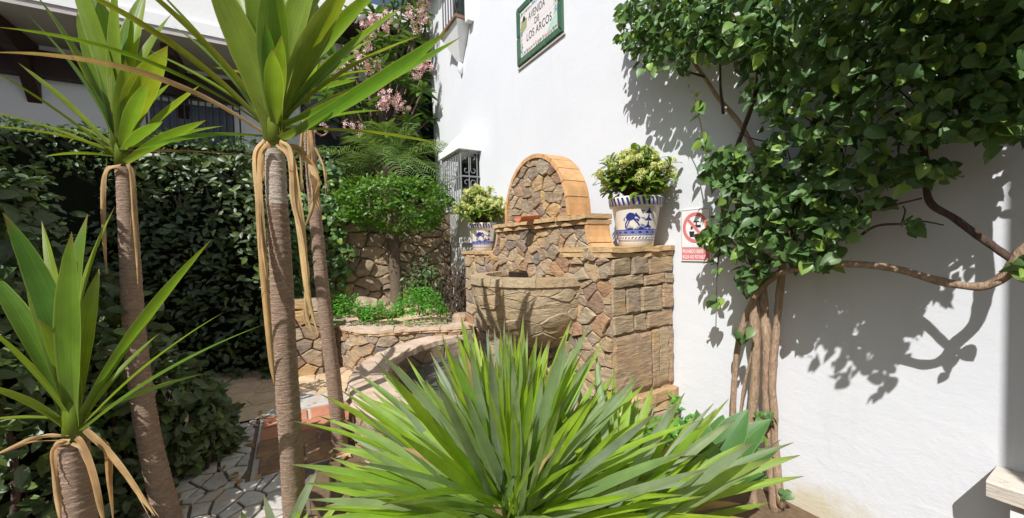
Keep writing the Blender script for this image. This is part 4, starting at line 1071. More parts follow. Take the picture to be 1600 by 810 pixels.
# B: leaning yucca on the left
yB = 2.0
yucca('slender leaning yucca rising in front of the dark hedge, second crown from the left edge',
      [P(195, 262, yB), P(203, 400, 2.02), P(212, 540, 2.05), P(232, 680, 2.08), P(258, 790, 2.12), P(272, 850, 2.15)], [.036, .040, .046, .050, .056, .060], P(190, 242, yB),
      [(376, 211, -.05, 16, dict(sag=.03)), (312, 134, .12, 22, dict(sag=.02)), (322, 188, -.15, 22, dict(sag=.02)), (350, 197, .1, 12), (262, 72, -.1, 44, dict(tw=.15)), (205, 12, .05, 26), (96, -70, -.06, 36, dict(tw=-.1)),
       (128, -80, .08, 40), (158, 10, .16, 30), (38, 18, -.15, 38, dict(tw=-.2)), (46, -20, .12, 22), (-45, 92, -.10, 26, dict(sag=.03, tw=-.2)), (-60, 168, -.05, 20, dict(sag=.05)), (-55, 196, -.15, 20, dict(sag=.05, mat=YUCS)),
       (28, 98, .15, 18, dict(sag=.02)), (180, -40, -.1, 36), (230, -20, .1, 34), (402, 246, .05, 10, dict(sag=.02, dry=True)), (70, 200, .3, 16), (300, 240, .2, 10, dict(dry=True)), (270, 20, .25, 30), (120, 20, .28, 32),
       (68, 245, -.1, 10, dict(sag=.06))],
      [([(188, 258), (166, 266), (160, 300), (163, 380), (167, 430)], 13, 1.94, .2), ([(198, 256), (206, 275), (210, 360), (216, 460)], 11, 1.93, .2)], filler=8, flen=.45, fw=.07)
# C: low yucca in the corner
yC = 1.3
yucca('short yucca in the lower left corner with hanging brown dead leaves around its stem',
      [P(114, 690, yC), P(120, 760, 1.31), P(127, 830, 1.33), P(130, 1000, 1.4)], [.038, .040, .042, .048], P(116, 662, yC),
      [(4, 332, -.12, 42, dict(tw=-.15)), (65, 345, .12, 22), (112, 362, -.16, 50, dict(tw=.1)), (137, 335, .05, 36, dict(tw=.1)), (180, 322, .1, 28, dict(tw=.2)), (329, 376, .0, 22, dict(sag=.03, tw=.25)), (350, 488, .08, 20, dict(sag=.04)),
       (416, 506, -.05, 19, dict(sag=.04)), (-45, 490, -.14, 44, dict(tw=-.2, sag=.02)), (-50, 596, -.10, 46, dict(tw=-.3, sag=.05)), (-60, 662, -.05, 16, dict(sag=.04)), (92, 470, .2, 24), (-20, 420, .2, 34), (155, 420, .22, 26),
       (40, 420, .25, 30), (250, 520, .25, 16, dict(sag=.05))],
      [([(104, 682), (60, 685), (25, 698), (-10, 712)], 18, 1.26, .6), ([(108, 690), (86, 700), (88, 760), (96, 830)], 22, 1.26, .3), ([(118, 685), (128, 700), (146, 760), (166, 830)], 26, 1.24, .3), ([(132, 672), (160, 700), (195, 745), (242, 806)], 24, 1.28, .4), ([(140, 680), (166, 700), (170, 760), (178, 830)], 16, 1.34, .2)],
      filler=4, flen=.4, fw=.07)
# D: the one behind, its crown half hidden
yD = 2.62
yucca('thin straight yucca trunk standing behind the tallest one, its crown hidden by its leaves',
      [P(481, 190, yD), P(494, 350, 2.66), P(507, 480, 2.72), P(522, 600, 2.8), P(532, 700, 2.9), P(533, 715, 2.92)], [.034, .039, .044, .049, .053, .055], P(478, 150, yD), [(520, 40, .1, 22), (545, 75, -.1, 20), (440, 30, .1, 22)],
      [([(480, 175), (486, 220), (494, 300), (500, 330)], 9, 2.55, .2), ([(474, 180), (470, 240), (472, 300)], 8, 2.56, .2), ([(492, 230), (505, 260), (512, 300)], 6, 2.55, .3)], filler=22, flen=.5, fw=.06)

# ================================================================== FOREGROUND SWORD-LEAF PLANTS
PROF_S = [(0, 0.6), (0.15, 0.75), (0.4, 1.0), (0.68, 0.98), (0.84, 0.74), (0.95, 0.32), (1.0, 0.06)]
def sword_plant(label, c, n, lmin, lmax, w_, azr, elr, seed, low=()):
    global random
    rs = random.getstate(); random.seed(seed)
    root = thing('sword_leaf_plant', label, 'plant', (c.x, c.y, 0.0), 'spiky plants in the foreground bed')
    mb = MB(); mb.tube([V((c.x, c.y, 0)), V((c.x, c.y, c.z * .6)), V((c.x, c.y, c.z + .03))], [.07, .075, .05], 12); mb.build('stem', YBARK, root, True)
    for i in range(n):
        az_ = R(rnd(*azr)); u = (i + .5) / n
        el = R(elr[0] + (elr[1] - elr[0]) * (u ** .8) + rnd(-7, 7))
        L = rnd(lmin, lmax) * (1.12 - .20 * u)
        d = V((math.cos(az_) * math.cos(el), math.sin(az_) * math.cos(el), math.sin(el)))
        b = c + d * .03 + V((rnd(-.05, .05), rnd(-.05, .05), rnd(-.05, .06)))
        ax = V((rnd(-.35, .15), rnd(-.9, -.2), .8)) if el < R(60) else V((rnd(-.8, .4), -1, .25))
        blade(b, b + d * L, w_ * rnd(.7, 1.6), ax, rnd(-.005, .05) * math.cos(el), rnd(-.6, .6), .25, PROF_S, 12, 5, rnd(0, .2)).build('leaf', SPIKE, root, True)
    for (cnt, a0, a1, e0, e1, l0, l1, mt, nm) in low:
        for i in range(cnt):
            az_, el, L = R(rnd(a0, a1)), R(rnd(e0, e1)), rnd(l0, l1)
            d = V((math.cos(az_) * math.cos(el), math.sin(az_) * math.cos(el), math.sin(el))); b = c + d * .03 + V((rnd(-.05, .05), rnd(-.05, .05), rnd(-.06, .03)))
            blade(b, b + d * L, w_ * rnd(1.1, 1.7), V((rnd(-.3, .1), rnd(-.8, -.2), .9)), rnd(.0, .10), rnd(-.5, .5), .25, PROF_S, 12, 5, rnd(0, .35)).build(nm, mt, root, True)
    random.setstate(rs)
    return root
sword_plant('large spiky plant with long bright green sword leaves in front of the pool, lower centre', P(800, 822, 1.50), 330, .56, .82, .025, (0, 360), (8, 92), 3, ((60, 140, 250, -4, 38, .68, .92, SPIKE, 'leaf'), (16, 150, 330, -30, 10, .4, .7, DRY, 'dry_leaf'), (10, 0, 360, 20, 80, .5, .75, DRY, 'dry_leaf')))
sword_plant('smaller spiky plant with yellowish arching sword leaves at the foot of the pillar', P(955, 850, 1.40), 100, .46, .68, .026, (-40, 140), (4, 62), 8, ((10, -60, 60, -15, 40, .4, .6, DRY, 'dry_leaf'),))
sword_plant('small yellow green sword leaf tuft low beside the trunk of the tallest yucca', P(430, 905, 1.55), 26, .22, .38, .030, (0, 360), (15, 80), 4)
# broad-leaved agave
ag = thing('agave', 'smooth broad-leaved green agave between the spiky plants and the vine trunks', 'agave', P(1105, 800, 1.72).xy.to_3d())
PROF_A = [(0, 0.5), (0.25, 0.8), (0.5, 1.0), (0.75, 0.75), (0.92, 0.3), (1.0, 0.01)]
for (tx, ty, Y, wpx) in ((1170, 640, 1.75, 52), (1205, 655, 1.70, 46), (1215, 705, 1.62, 50), (1088, 640, 1.85, 50), (1060, 655, 1.8, 40), (1130, 648, 1.95, 44), (1200, 745, 1.55, 44), (1040, 690, 1.7, 40), (1112, 690, 1.55, 50), (1150, 690, 1.9, 40)):
    c = P(1105, 775, 1.72); tip = P(tx, ty, Y)
    blade(c + (tip - c) * .05, tip, wpx / 600 * 1.7, V((0, -.4, 1)), .06, rnd(-.3, .3), .3, PROF_A, 12, 5).build('leaf', AGAVE, ag, True)

# ================================================================== HEDGES
def hedge_mats(fn, n, size, tilt=.7):
    o = []
    for i in range(n):
        p, nr = fn(); nr = V(nr)
        nz = (nr + V((rnd(-tilt, tilt), rnd(-tilt, tilt), rnd(-tilt, tilt) + .45))).normalized()
        d = V((rnd(-1, 1), rnd(-1, 1), rnd(-.9, .5)))
        s = size * rnd(.6, 1.2); o.append(frame_m(p, d, nz, (s, s, s)))
    return o
hg = thing('hedge', 'tall dark green large-leaved hedge filling the left side behind the yuccas', 'hedge', (-2.9, 2.4, 0))
HX = -2.16
def htop(y): return max(.25, min(2.2, .55 + 1.30 * (2.79 - y)))
HB, HBT = -3.05, 2.12                                    # the taller back part of the hedge
def hedge_face():
    # right-hand face, sloping top, far end and the taller back part
    k = random.random()
    if k < .45:
        y = 1.2 + 1.75 * random.random() ** 1.2; z = htop(y) * random.random() ** .85
        p = V((HX, y, z)); nr = (1, -.25, .1)
        bul = .13 * noise.noise(V((y * 1.8, z * 1.8, 3))) + .10 * math.sin(z * 1.5) - .25 * max(0, z - htop(y) + .3) - .12 * max(0, .3 - z)
        p.x += bul - abs(random.gauss(0, .09))
    elif k < .60:
        x = rnd(HB, HX - .05); y = rnd(1.2, 2.95); p = V((x, y, htop(y) + .10 * noise.noise(V((x * 1.7, y * 1.7, 0))) - abs(random.gauss(0, .07)))); nr = (.1, .5, 1)
    elif k < .84:
        y = rnd(1.2, 2.7); z = rnd(.2, HBT); p = V((HB + .14 * noise.noise(V((y * 1.7, z * 1.7, 9))) + .1 * math.sin(z * 2) - abs(random.gauss(0, .09)), y, z)); nr = (1, -.3, .1)
    elif k < .94:
        x = rnd(-4.4, HB); y = rnd(1.2, 2.7); p = V((x, y, HBT + .12 * noise.noise(V((x * 1.7, y * 1.7, 0))) - abs(random.gauss(0, .08)))); nr = (.1, -.2, 1)
    else:
        x = rnd(-4.4, HX); p = V((x, 1.2 + abs(random.gauss(0, .06)), 2.1 * random.random())); nr = (0, -1, .1)
    return p, nr
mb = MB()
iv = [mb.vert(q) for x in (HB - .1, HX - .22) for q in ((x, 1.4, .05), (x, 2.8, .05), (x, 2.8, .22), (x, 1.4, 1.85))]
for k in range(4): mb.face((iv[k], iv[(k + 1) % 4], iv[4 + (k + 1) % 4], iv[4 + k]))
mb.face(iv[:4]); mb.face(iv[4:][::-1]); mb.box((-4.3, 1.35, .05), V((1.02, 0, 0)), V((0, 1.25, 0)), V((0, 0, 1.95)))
stuff(mb.build('shade_core', plain('hedge_inside', (0.012, 0.014, 0.008), 0.95, .05, nz=.4), hg))  # solid near-black blocks put the hedge's inner shade into the colour
mats = hedge_mats(hedge_face, 7400, .088)
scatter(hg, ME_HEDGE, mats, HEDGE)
for i in range(26):
    y = rnd(1.4, 2.8); mb = MB(); x0 = rnd(-2.5, -2.15)
    mb.tube(bez([V((x0, y, 0)), V((x0 + rnd(-.1, .1), y + rnd(-.1, .1), .35 * htop(y))), V((x0 + rnd(-.05, .1), y + rnd(-.2, .1), .8 * htop(y)))], 4), [.014] * 4 + [.011] * 4 + [.008], 6); mb.build('stem', DBARK, hg, True)
fh = thing('hedge', 'dark leafy hedge block further back beside the sandy path, left of the thin trunks', 'hedge', (-4.6, 5.4, 0))
def fh_face():
    k = random.random()
    if k < .30:
        y = rnd(4.6, 5.8); z = 2.7 * random.random(); x = -.640 * y + .10 * noise.noise(V((y * 2, z * 2, 8))) + .1 * math.sin(z * 1.5) - abs(random.gauss(0, .08)); return V((x, y, z)), (1, -.3, .1)
    if k < .85:
        x = rnd(-6.0, -2.95); z = 2.75 * random.random(); return V((x, 4.6 + .18 * noise.noise(V((x * 2, z * 2, 2))) + abs(random.gauss(0, .10)), z)), (.2, -1, .1)
    y = rnd(4.6, 5.8); x = rnd(-6.0, -.66 * y); return V((x, y, 2.75 + .12 * noise.noise(V((x * 2, y * 2, 4))) - abs(random.gauss(0, .06)))), (0, 0, 1)
mb = MB(); mb.box((-5.9, 4.85, .05), V((2.55, 0, 0)), V((0, .8, 0)), V((0, 0, 2.45))); stuff(mb.build('shade_core', bpy.data.materials['hedge_inside'], fh))  # dark block for the shade inside the leaves
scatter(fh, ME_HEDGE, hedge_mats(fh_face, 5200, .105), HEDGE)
bh = thing('hedge', 'sunlit small-leaved hedge along the terrace below the barred window', 'hedge', SN(RS + .45, 3.8, 2.3))
def bh_face():
    k = random.random(); n_ = rnd(1.9, 7.2)
    if k < .6:
        z = rnd(1.7, 3.05); s = RS - .22 - .1 * noise.noise(V((n_ * 2, z * 2, 5))) + abs(random.gauss(0, .05)) - .12 * math.sin(z * 2.2); nr = -US
    else:
        s = rnd(RS - .25, RS + .75); z = 3.08 + .1 * noise.noise(V((n_ * 2, s * 2, 7))) - abs(random.gauss(0, .05)); nr = V((0, 0, 1))
    return SN(s, n_, z), nr
mb = MB(); mb.box(SN(RS - .1, 1.95, 1.8), US * .7, UN * 5.2, V((0, 0, 1.15))); stuff(mb.build('shade_core', bpy.data.materials['hedge_inside'], bh))  # same dark filling, inner shade given as colour
scatter(bh, ME_HEDGE2, hedge_mats(bh_face, 6000, .075), HEDGE2)
# creeper hanging over the rubble wall by the slender trunk
cr = thing('creeper', 'green creeper trailing down the rubble wall behind the slender yucca trunks', 'creeper', SN(RS - .1, 2.2, .6))
cm = []
for (px, y0, y1, w_, cnt) in ((528, 330, 480, 12, 150), (515, 250, 330, 18, 160), (545, 300, 345, 18, 90), (505, 330, 470, 14, 90), (465, 300, 480, 25, 200), (440, 380, 480, 20, 120), (538, 380, 440, 10, 60)):
    for i in range(cnt):
        p = PN(px + random.gauss(0, w_ * .5), rnd(y0, y1), 0); d = ray(px + random.gauss(0, w_ * .5), rnd(y0, y1)); s_t = RS - rnd(.10, .35); t = s_t / d.dot(US) if abs(d.dot(US)) > 1e-6 else 6
        p = CAM + d * (s_t / d.dot(US)); s = rnd(.05, .11); cm.append(frame_m(p, V((rnd(-1, 1), rnd(-.5, .5), rnd(-1, .1))), -US + V((rnd(-.6, .6), rnd(-.6, .6), rnd(0, 1))), (s, s, s)))
scatter(cr, ME_IVY, cm, IVY)
for px in (465, 505, 528):
    q = []
    for y in (250, 330, 400, 490):
        d = ray(px + rnd(-6, 6), y); q.append(CAM + d * ((RS - .12) / d.dot(US)))
    mb = MB(); mb.tube(bez(q, 5), .012, 6); mb.build('stem', DBARK, cr, True)

# ================================================================== CLIPPED TREE, PALM, FRANGIPANI
def ctr(px, py, s):                                     # point on plane s = const
    d = ray(px, py); return CAM + d * (s / d.dot(US))
tp = P(620, 476, 5.75)
tt = thing('topiary_tree', 'round clipped bright green tree with rough trunk in the planter', 'tree', (tp.x, tp.y, soil_z))
trunk_mesh([V((tp.x, tp.y, soil_z - .05)), P(619, 440, 5.75), P(614, 385, 5.75), P(612, 345, 5.75)], [.10, .085, .085, .09], True, 14).build('trunk', PBARK, tt, True)
tc = P(618, 322, 5.75); RXY, RZ = .80, .43
for i in range(9):
    a = i * .7; e = tc + V((math.cos(a) * .5, math.sin(a) * .5, rnd(-.1, .1))); mb = MB(); mb.tube(bez([P(613, 375, 5.75), (P(613, 360, 5.75) + e) / 2 + V((0, 0, -.05)), e], 4), .022, 6); mb.build('branch', PBARK, tt, True)
tm = []
for i in range(5600):
    a, ct = rnd(0, 2 * math.pi), rnd(-1, 1); st = math.sqrt(1 - ct * ct); d = V((math.cos(a) * st, math.sin(a) * st, ct))
    lump = 1 + .26 * noise.noise(d * 2.6 + V((3, 1, 7))) + .18 * noise.noise(d * 5.5)
    k = (1 - abs(random.gauss(0, .10))) * lump
    z = ct * RZ * k
    if ct < 0: z = ct * RZ * .8 * k + .22 * noise.noise(d * 4)
    p = tc + V((d.x * RXY * k, d.y * RXY * k, z)); s = rnd(.04, .075)
    tm.append(frame_m(p, V((rnd(-1, 1), rnd(-1, 1), rnd(-.6, .8))) + d * .5, d + V((rnd(-.7, .7), rnd(-.7, .7), rnd(0, .9))), (s, s, s)))
stuff(join_inst('crown', ME_TOPI, tm, TOPI, tt))
# dwarf date palm
pb = SN(RS + .42, 1.20, 2.25); pcn = P(608, 262, pb.y - .0); pb = V((pcn.x, pcn.y, 2.25))
pm = thing('date_palm', 'feathery dwarf date palm with brown leaf stubs behind the clipped tree', 'palm', pb)
trunk_mesh([pb, pb + V((0, 0, .35)), pcn], [.17, .17, .12], True, 14).build('trunk', PBARK, pm, True)
for i in range(22):
    a = rnd(0, 2 * math.pi); z = rnd(.25, .62); b = pb + V((math.cos(a) * .15, math.sin(a) * .15, z)); d = V((math.cos(a) * .5, math.sin(a) * .5, 1)).normalized()
    blade(b, b + d * .2, .06, V((math.cos(a), math.sin(a), -.3)), .03, 0, .3, PROF_D, 4, 3).build('leaf_stub', plain('palm_stub', (0.30, 0.15, 0.09), .8, nz=.3) if i == 0 else bpy.data.materials['palm_stub'], pm)
def frond(base, az_, el, L, drop):
    d = V((math.cos(az_) * math.cos(el), math.sin(az_) * math.cos(el), math.sin(el))); mb = MB()
    tip = base + d * L - V((0, 0, drop)); ctrl = base + d * L * .55 + V((0, 0, drop * .25)); n = 34
    pt = lambda t: base * (1 - t) ** 2 + ctrl * 2 * t * (1 - t) + tip * t * t
    mb.tube([pt(i / 10) for i in range(11)], lerp_list([.012, .003], 11), 5)
    for i in range(4, n):
        t = i / n; p = pt(t); tg = (pt(min(1, t + .02)) - pt(t - .02)).normalized(); sd = tg.cross(V((0, 0, 1))).normalized(); up = sd.cross(tg)
        ll = .36 * math.sin(math.pi * (.12 + .86 * t)) ** .7 * L
        for sg_ in (-1, 1):
            dd = (sd * sg_ * .85 + tg * .55 + up * rnd(.0, .35)).normalized(); q = p + dd * ll - V((0, 0, ll * .30)); m_ = p + dd * ll * .5; w = .008
            i0 = [mb.vert(x) for x in (p - tg * w * .5, p + tg * w * .5, m_ + tg * w, m_ - tg * w, q)]
            mb.face((i0[0], i0[1], i0[2], i0[3]), ((0.2, t), (.8, t), (.8, .5), (.2, .5))); mb.face((i0[3], i0[2], i0[4]), ((.2, .5), (.8, .5), (.5, 1)))
    return mb
for i in range(24):
    frond(pcn + V((rnd(-.03, .03), rnd(-.03, .03), .02)), i * 2.399, R(rnd(0, 75)), rnd(1.05, 1.45), rnd(.15, .65)).build('frond', PALM, pm)
# frangipani
fs = 7.45; fb = ctr(590, 300, fs); fb.z = 2.28
fg = thing('frangipani_tree', 'frangipani tree full of pink and white flower clusters beside the white wall', 'tree', fb)
tips = []
rs = random.Random(21)
for (px, py) in ((655, 20), (640, 60), (668, 75), (600, 40), (580, 65), (560, 30), (625, 90), (660, 120), (655, 165), (628, 128), (595, 105), (575, 95), (610, 160), (638, 190), (590, 140), (555, 100), (540, 140), (525, 120), (535, 180), (665, 40), (615, 10), (660, 215), (600, 205), (645, 230), (570, 190), (520, 90), (545, 60), (630, -10), (660, -25), (600, -20), (510, 150), (500, 190), (648, 145), (618, 70), (670, 185), (585, 20), (648, 60), (660, 140), (620, 180), (612, 120), (640, 150), (600, 80), (566, 60), (550, 160), (560, 215), (630, 215), (655, 195), (590, 185), (575, 165), (640, 30), (625, 45), (607, 62), (535, 90), (665, 100)):
    tips.append(ctr(px, py, fs + rs.uniform(-.65, .55)))
mb = MB(); mb.tube(bez([fb, fb + V((.05, 0, .6)), fb + V((0, .1, 1.3))], 5), [.11] * 5 + [.09] * 5 + [.07], 10); mb.build('trunk', PBARK, fg, True)
fl_m = []
for k, t in enumerate(tips):
    b0 = fb + V((0, .1, rs.uniform(.6, 1.4))); mid = (b0 + t) / 2 + V((0, 0, -.15)); mb = MB(); mb.tube(bez([b0, mid, t - V((0, 0, .03))], 5), [.035] * 4 + [.025] * 4 + [.018] * 3, 7); mb.build('branch', PBARK, fg, True)
    for j in range(19):
        a = j * 2.4; el = rs.uniform(-.35, .9); d = V((math.cos(a) * math.cos(el), math.sin(a) * math.cos(el), math.sin(el))); s = rs.uniform(.22, .34)
        fl_m.append(frame_m(t + d * .02 - V((0, 0, rs.uniform(0, .08))), d, V((0, 0, 1)), (s, s, s)))
scatter(fg, ME_PLUM, fl_m, PLUM, rest='far_leaves')
def flower_ball(r, n, mat, petal, name):
    mb = MB()
    for i in range(n):
        d = V((random.gauss(0, 1), random.gauss(0, 1), random.gauss(.3, 1))).normalized(); c = d * r * rnd(.6, 1.05); a0 = d.orthogonal().normalized(); b0 = d.cross(a0)
        for k in range(5):
            a = k * 1.2566; e = a0 * math.cos(a) + b0 * math.sin(a); e2 = a0 * math.cos(a + .9) + b0 * math.sin(a + .9)
            i0 = [mb.vert(x) for x in (c, c + (e * .6 - e2 * .25) * petal + d * petal * .2, c + e * petal + d * petal * .25, c + (e * .6 + e2 * .3) * petal + d * petal * .2)]
            mb.face(i0, ((.5, 0), (.2, .5), (.5, 1), (.8, .5)))
    return mb.mesh(name, mat, False)
FLM = [flower_ball(.10, 15, PINK, .045, 'flower_cluster') for _ in range(4)]
for k, (px, py) in enumerate(((572, 40), (585, 32), (603, 28), (578, 55), (598, 45), (640, 18), (655, 22), (665, 30), (648, 42), (660, 8), (570, 72), (590, 102), (570, 100), (577, 107), (598, 148), (603, 158), (615, 150), (622, 165), (632, 168), (598, 165), (648, 100), (655, 105), (662, 96), (668, 103), (652, 112), (530, 105), (520, 108), (540, 105), (500, 200), (545, 195), (560, 200), (585, 35), (548, 78))):
    p = ctr(px, py, fs - .75 + rnd(-.08, .08)); s = rnd(.85, 1.25); inst('flower_cluster', FLM[k % 4], Matrix.Translation(p) @ Euler((rnd(0, 6), rnd(0, 6), rnd(0, 6))).to_matrix().to_4x4() @ Matrix.Diagonal((s, s, s, 1)), fg)
# herbs in the planter
for (cx_, cy_, w_, h_, lab, n) in ((545, 492, 30, 18, 'bright green herb cushion at the left end of the planter', 620), (588, 498, 26, 13, 'small low green herb cushion in the middle of the planter', 520), (655, 503, 46, 22, 'widest bright green herb cushion spilling over the planter coping right', 1300)):
    c0 = P(cx_, cy_ + h_ * .6, 5.05); c0.z = soil_z; k_ = 5.05 / 600
    hb = thing('herb_plant', lab, 'plant', c0, 'green herbs in the planter'); hm = []
    for i in range(n):
        a = rnd(0, 6.283); r = math.sqrt(random.random()); zz = h_ * k_ * 2.5 * math.sqrt(max(0, 1 - r * r)) * rnd(.55, 1.05) * (1 + .35 * noise.noise(V((math.cos(a) * r * 4, math.sin(a) * r * 4, cx_))))
        p = c0 + V((math.cos(a) * r * w_ * k_ * 1.05, math.sin(a) * r * w_ * k_ * .75, zz)); s = rnd(.025, .05)
        hm.append(frame_m(p, V((rnd(-1, 1), rnd(-1, 1), rnd(-.2, .8))), V((rnd(-.6, .6), rnd(-.9, .3), 1)), (s, s, s)))
    stuff(join_inst('foliage', ME_HERB, hm, HERB, hb))
# dry dark shrub beside the left pillar and a green one before it
ds = thing('dry_shrub', 'dark half dry shrub with bare stems in the corner between planter and pillar', 'shrub', P(708, 490, 5.5))
sm_ = []
for i in range(34):
    b0 = P(rnd(685, 730), 488, 5.5 + rnd(-.1, .3)); b0.z = soil_z; e = b0 + V((rnd(-.12, .12), rnd(-.1, .1), rnd(.45, .75)))
    mb = MB(); mb.tube(bez([b0, (b0 + e) / 2 + V((rnd(-.05, .05), 0, 0)), e], 4), .007, 5); mb.build('stem', DBARK, ds, True)
    for j in range(22):
        p = b0.lerp(e, rnd(.2, 1)) + V((rnd(-.07, .07), rnd(-.07, .07), 0)); s = rnd(.04, .08); sm_.append(frame_m(p, V((rnd(-1, 1), rnd(-1, 1), rnd(-1, .3))), V((rnd(-1, 1), -1, 1)), (s, s, s)))
stuff(join_inst('foliage', ME_DRYS, sm_, DRYSHRUB, ds))
gs = thing('shrub', 'loose green leafy shrub between the clipped tree trunk and the dry shrub', 'shrub', P(655, 480, 5.6))
sm_ = []
for i in range(420):
    p = P(random.gauss(660, 14), random.gauss(440, 20), 5.6 + rnd(-.15, .15)); s = rnd(.05, .09); sm_.append(frame_m(p, V((rnd(-1, 1), rnd(-1, 1), rnd(-1, .3))), V((rnd(-.8, .8), -.7, 1)), (s, s, s)))
stuff(join_inst('foliage', ME_HEDGE2, sm_, HEDGE2, gs))
for i in range(6):
    b0 = P(rnd(650, 668), 485, 5.6); b0.z = soil_z; mb = MB(); mb.tube(bez([b0, P(rnd(650, 672), 450, 5.6), P(rnd(645, 680), 415, 5.6)], 4), .008, 5); mb.build('stem', DBARK, gs, True)

# ================================================================== FLOWER POTS AND THEIR PLANTS
CERA = plain('cream_glaze', (0.70, 0.66, 0.58), 0.28, 0.5, nz=0.06, bump=0.1, scale=12)
BLUE = plain('cobalt_glaze', (0.025, 0.035, 0.22), 0.28, 0.5, nz=0.35, bump=0.1, scale=20)
LBLUE = plain('pale_blue_glaze', (0.17, 0.21, 0.45), 0.28, 0.5, nz=0.25, bump=0.1, scale=20)
PPROF = [(0.112, 0.0), (0.122, 0.004), (0.128, 0.05), (0.150, 0.17), (0.170, 0.29)]
def prad(z):
    for (ra, za_), (rb, zb_) in zip(PPROF, PPROF[1:]):
        if z <= zb_: return ra + (rb - ra) * (z - za_) / (zb_ - za_)
    return PPROF[-1][0]
def flower_pot(c, label, face):
    """face: heading of the painted side"""
    root = thing('flower_pot', label, 'flower pot', c, 'painted flower pots on the fountain')
    mb = MB(); mb.lathe(c, PPROF, 36, False); mb.face(range(36)); mb.build('pot', CERA, root, True)
    mb = MB(); mb.lathe(c, [(0.168, .285), (0.188, .288), (0.196, .35), (0.190, .358), (0.172, .356), (0.168, .30)], 36); mb.build('rim', CERA, root, True)
    mb = MB(); mb.lathe(c, [(0.172, .33), (0.001, .335)], 24); mb.build('soil', SOIL, root)
    def pp_(x, z, lift=.0015, rf=None):
        r = (rf(z) if rf else prad(z)) + lift; a = face + x / .155; return c + V((r * math.cos(a), r * math.sin(a), z))
    def patch(poly, mat, nm, lift=.0015, rf=None):
        ctrx = sum(p[0] for p in poly) / len(poly); ctrz = sum(p[1] for p in poly) / len(poly)
        mb = MB(); o_ = rough_outline(poly, .012, 0); ids = [mb.vert(pp_(x, z, lift, rf)) for x, z in o_]; ce = mb.vert(pp_(ctrx, ctrz, lift, rf))
        for i in range(len(ids)): mb.face((ids[i], ids[(i + 1) % len(ids)], ce))
        mb.build(nm, mat, root)
    rimf = lambda z: .188 + (.196 - .188) * (z - .288) / .062
    for i in range(34):
        x = i * 2 * math.pi * .155 / 34; patch([(x, .292), (x + .013, .292), (x + .002, .347), (x - .011, .347)], BLUE, 'rim_stripe', .0015, rimf)
    full = 2 * math.pi * .155
    for (z0, z1, mt, nm, lf) in ((.088, .118, LBLUE, 'painted_band', .0012), (.080, .084, BLUE, 'painted_line', .0014), (.118, .123, BLUE, 'painted_line', .0014), (.046, .049, BLUE, 'painted_line', .0014), (.038, .040, BLUE, 'painted_line', .0014)):
        mb = MB(); N = 48
        for k in range(N): mb.vert(pp_(full * k / N, z0, lf)); mb.vert(pp_(full * k / N, z1, lf))
        for k in range(N): q = (k + 1) % N; mb.face((2 * k, 2 * q, 2 * q + 1, 2 * k + 1))
        mb.build(nm, mt, root)
    for i in range(17):
        x = i * full / 17; patch([(x, .102), (x + .010, .110), (x + .024, .108), (x + .030, .100), (x + .016, .094)], BLUE, 'painted_leaf', .0022)
        patch([(x, .055), (x + .012, .058), (x + .026, .072), (x + .012, .068)], BLUE, 'painted_wave', .002); patch([(x + .03, .056), (x + .042, .058), (x + .05, .07), (x + .04, .066)], BLUE, 'painted_wave', .002)
    for off in (0.0, full / 2):
        # prancing horse, grass and a tiered tree
        hx_ = lambda pts: [(off + x, z) for x, z in pts]
        H = [(-.085, .205), (-.078, .228), (-.055, .242), (-.028, .236), (-.018, .215), (-.026, .196), (-.050, .186), (-.074, .188)]
        patch(hx_(H), BLUE, 'painted_horse')
        for L_ in ([(-.076, .196), (-.070, .188), (-.088, .160), (-.094, .134), (-.100, .135), (-.096, .162)], [(-.062, .19), (-.054, .188), (-.074, .152), (-.090, .134), (-.094, .138), (-.078, .158)], [(-.036, .194), (-.028, .200), (.004, .196), (.008, .180), (-.0, .178), (-.004, .188)],
                   [(-.03, .19), (-.022, .196), (.002, .17), (.014, .148), (.006, .148), (-.004, .162)], [(-.024, .225), (-.018, .215), (.000, .205), (.010, .192), (.016, .202), (-.004, .226), (-.014, .240)], [(-.08, .222), (-.086, .214), (-.104, .196), (-.100, .178), (-.094, .2)]):
            patch(hx_(L_), BLUE, 'painted_horse_limb', .0019)
        for gx, gz in ((-.06, .03), (.02, .045)):
            for a in (-1.2, -.8, -.4, 0, .4, .8, 1.2):
                bx, tx_ = gx + a * .012, gx + a * .028; patch(hx_([(bx - .004, .122), (bx + .004, .122), (tx_, .122 + gz * (1.2 - abs(a) * .5))]), BLUE, 'painted_grass', .002)
        for q in range(6): patch(hx_([(-.1 + q * .035, .123), (-.07 + q * .035, .123), (-.08 + q * .035, .132), (-.092 + q * .035, .132)]), LBLUE, 'painted_ground', .0017)
        for tz, ts in ((.135, 1.0), (.185, 1.0), (.235, .8)):
            patch(hx_([(.075 - .034 * ts, tz), (.075 + .034 * ts, tz), (.082, tz + .018), (.078, tz + .045 * ts), (.072, tz + .045 * ts), (.066, tz + .018)]), BLUE, 'painted_tree', .0019)
            patch(hx_([(.045, tz + .010), (.028, tz + .014), (.018, tz + .024), (.030, tz + .022), (.05, tz + .018)]), LBLUE, 'painted_branch', .0018)
    return root
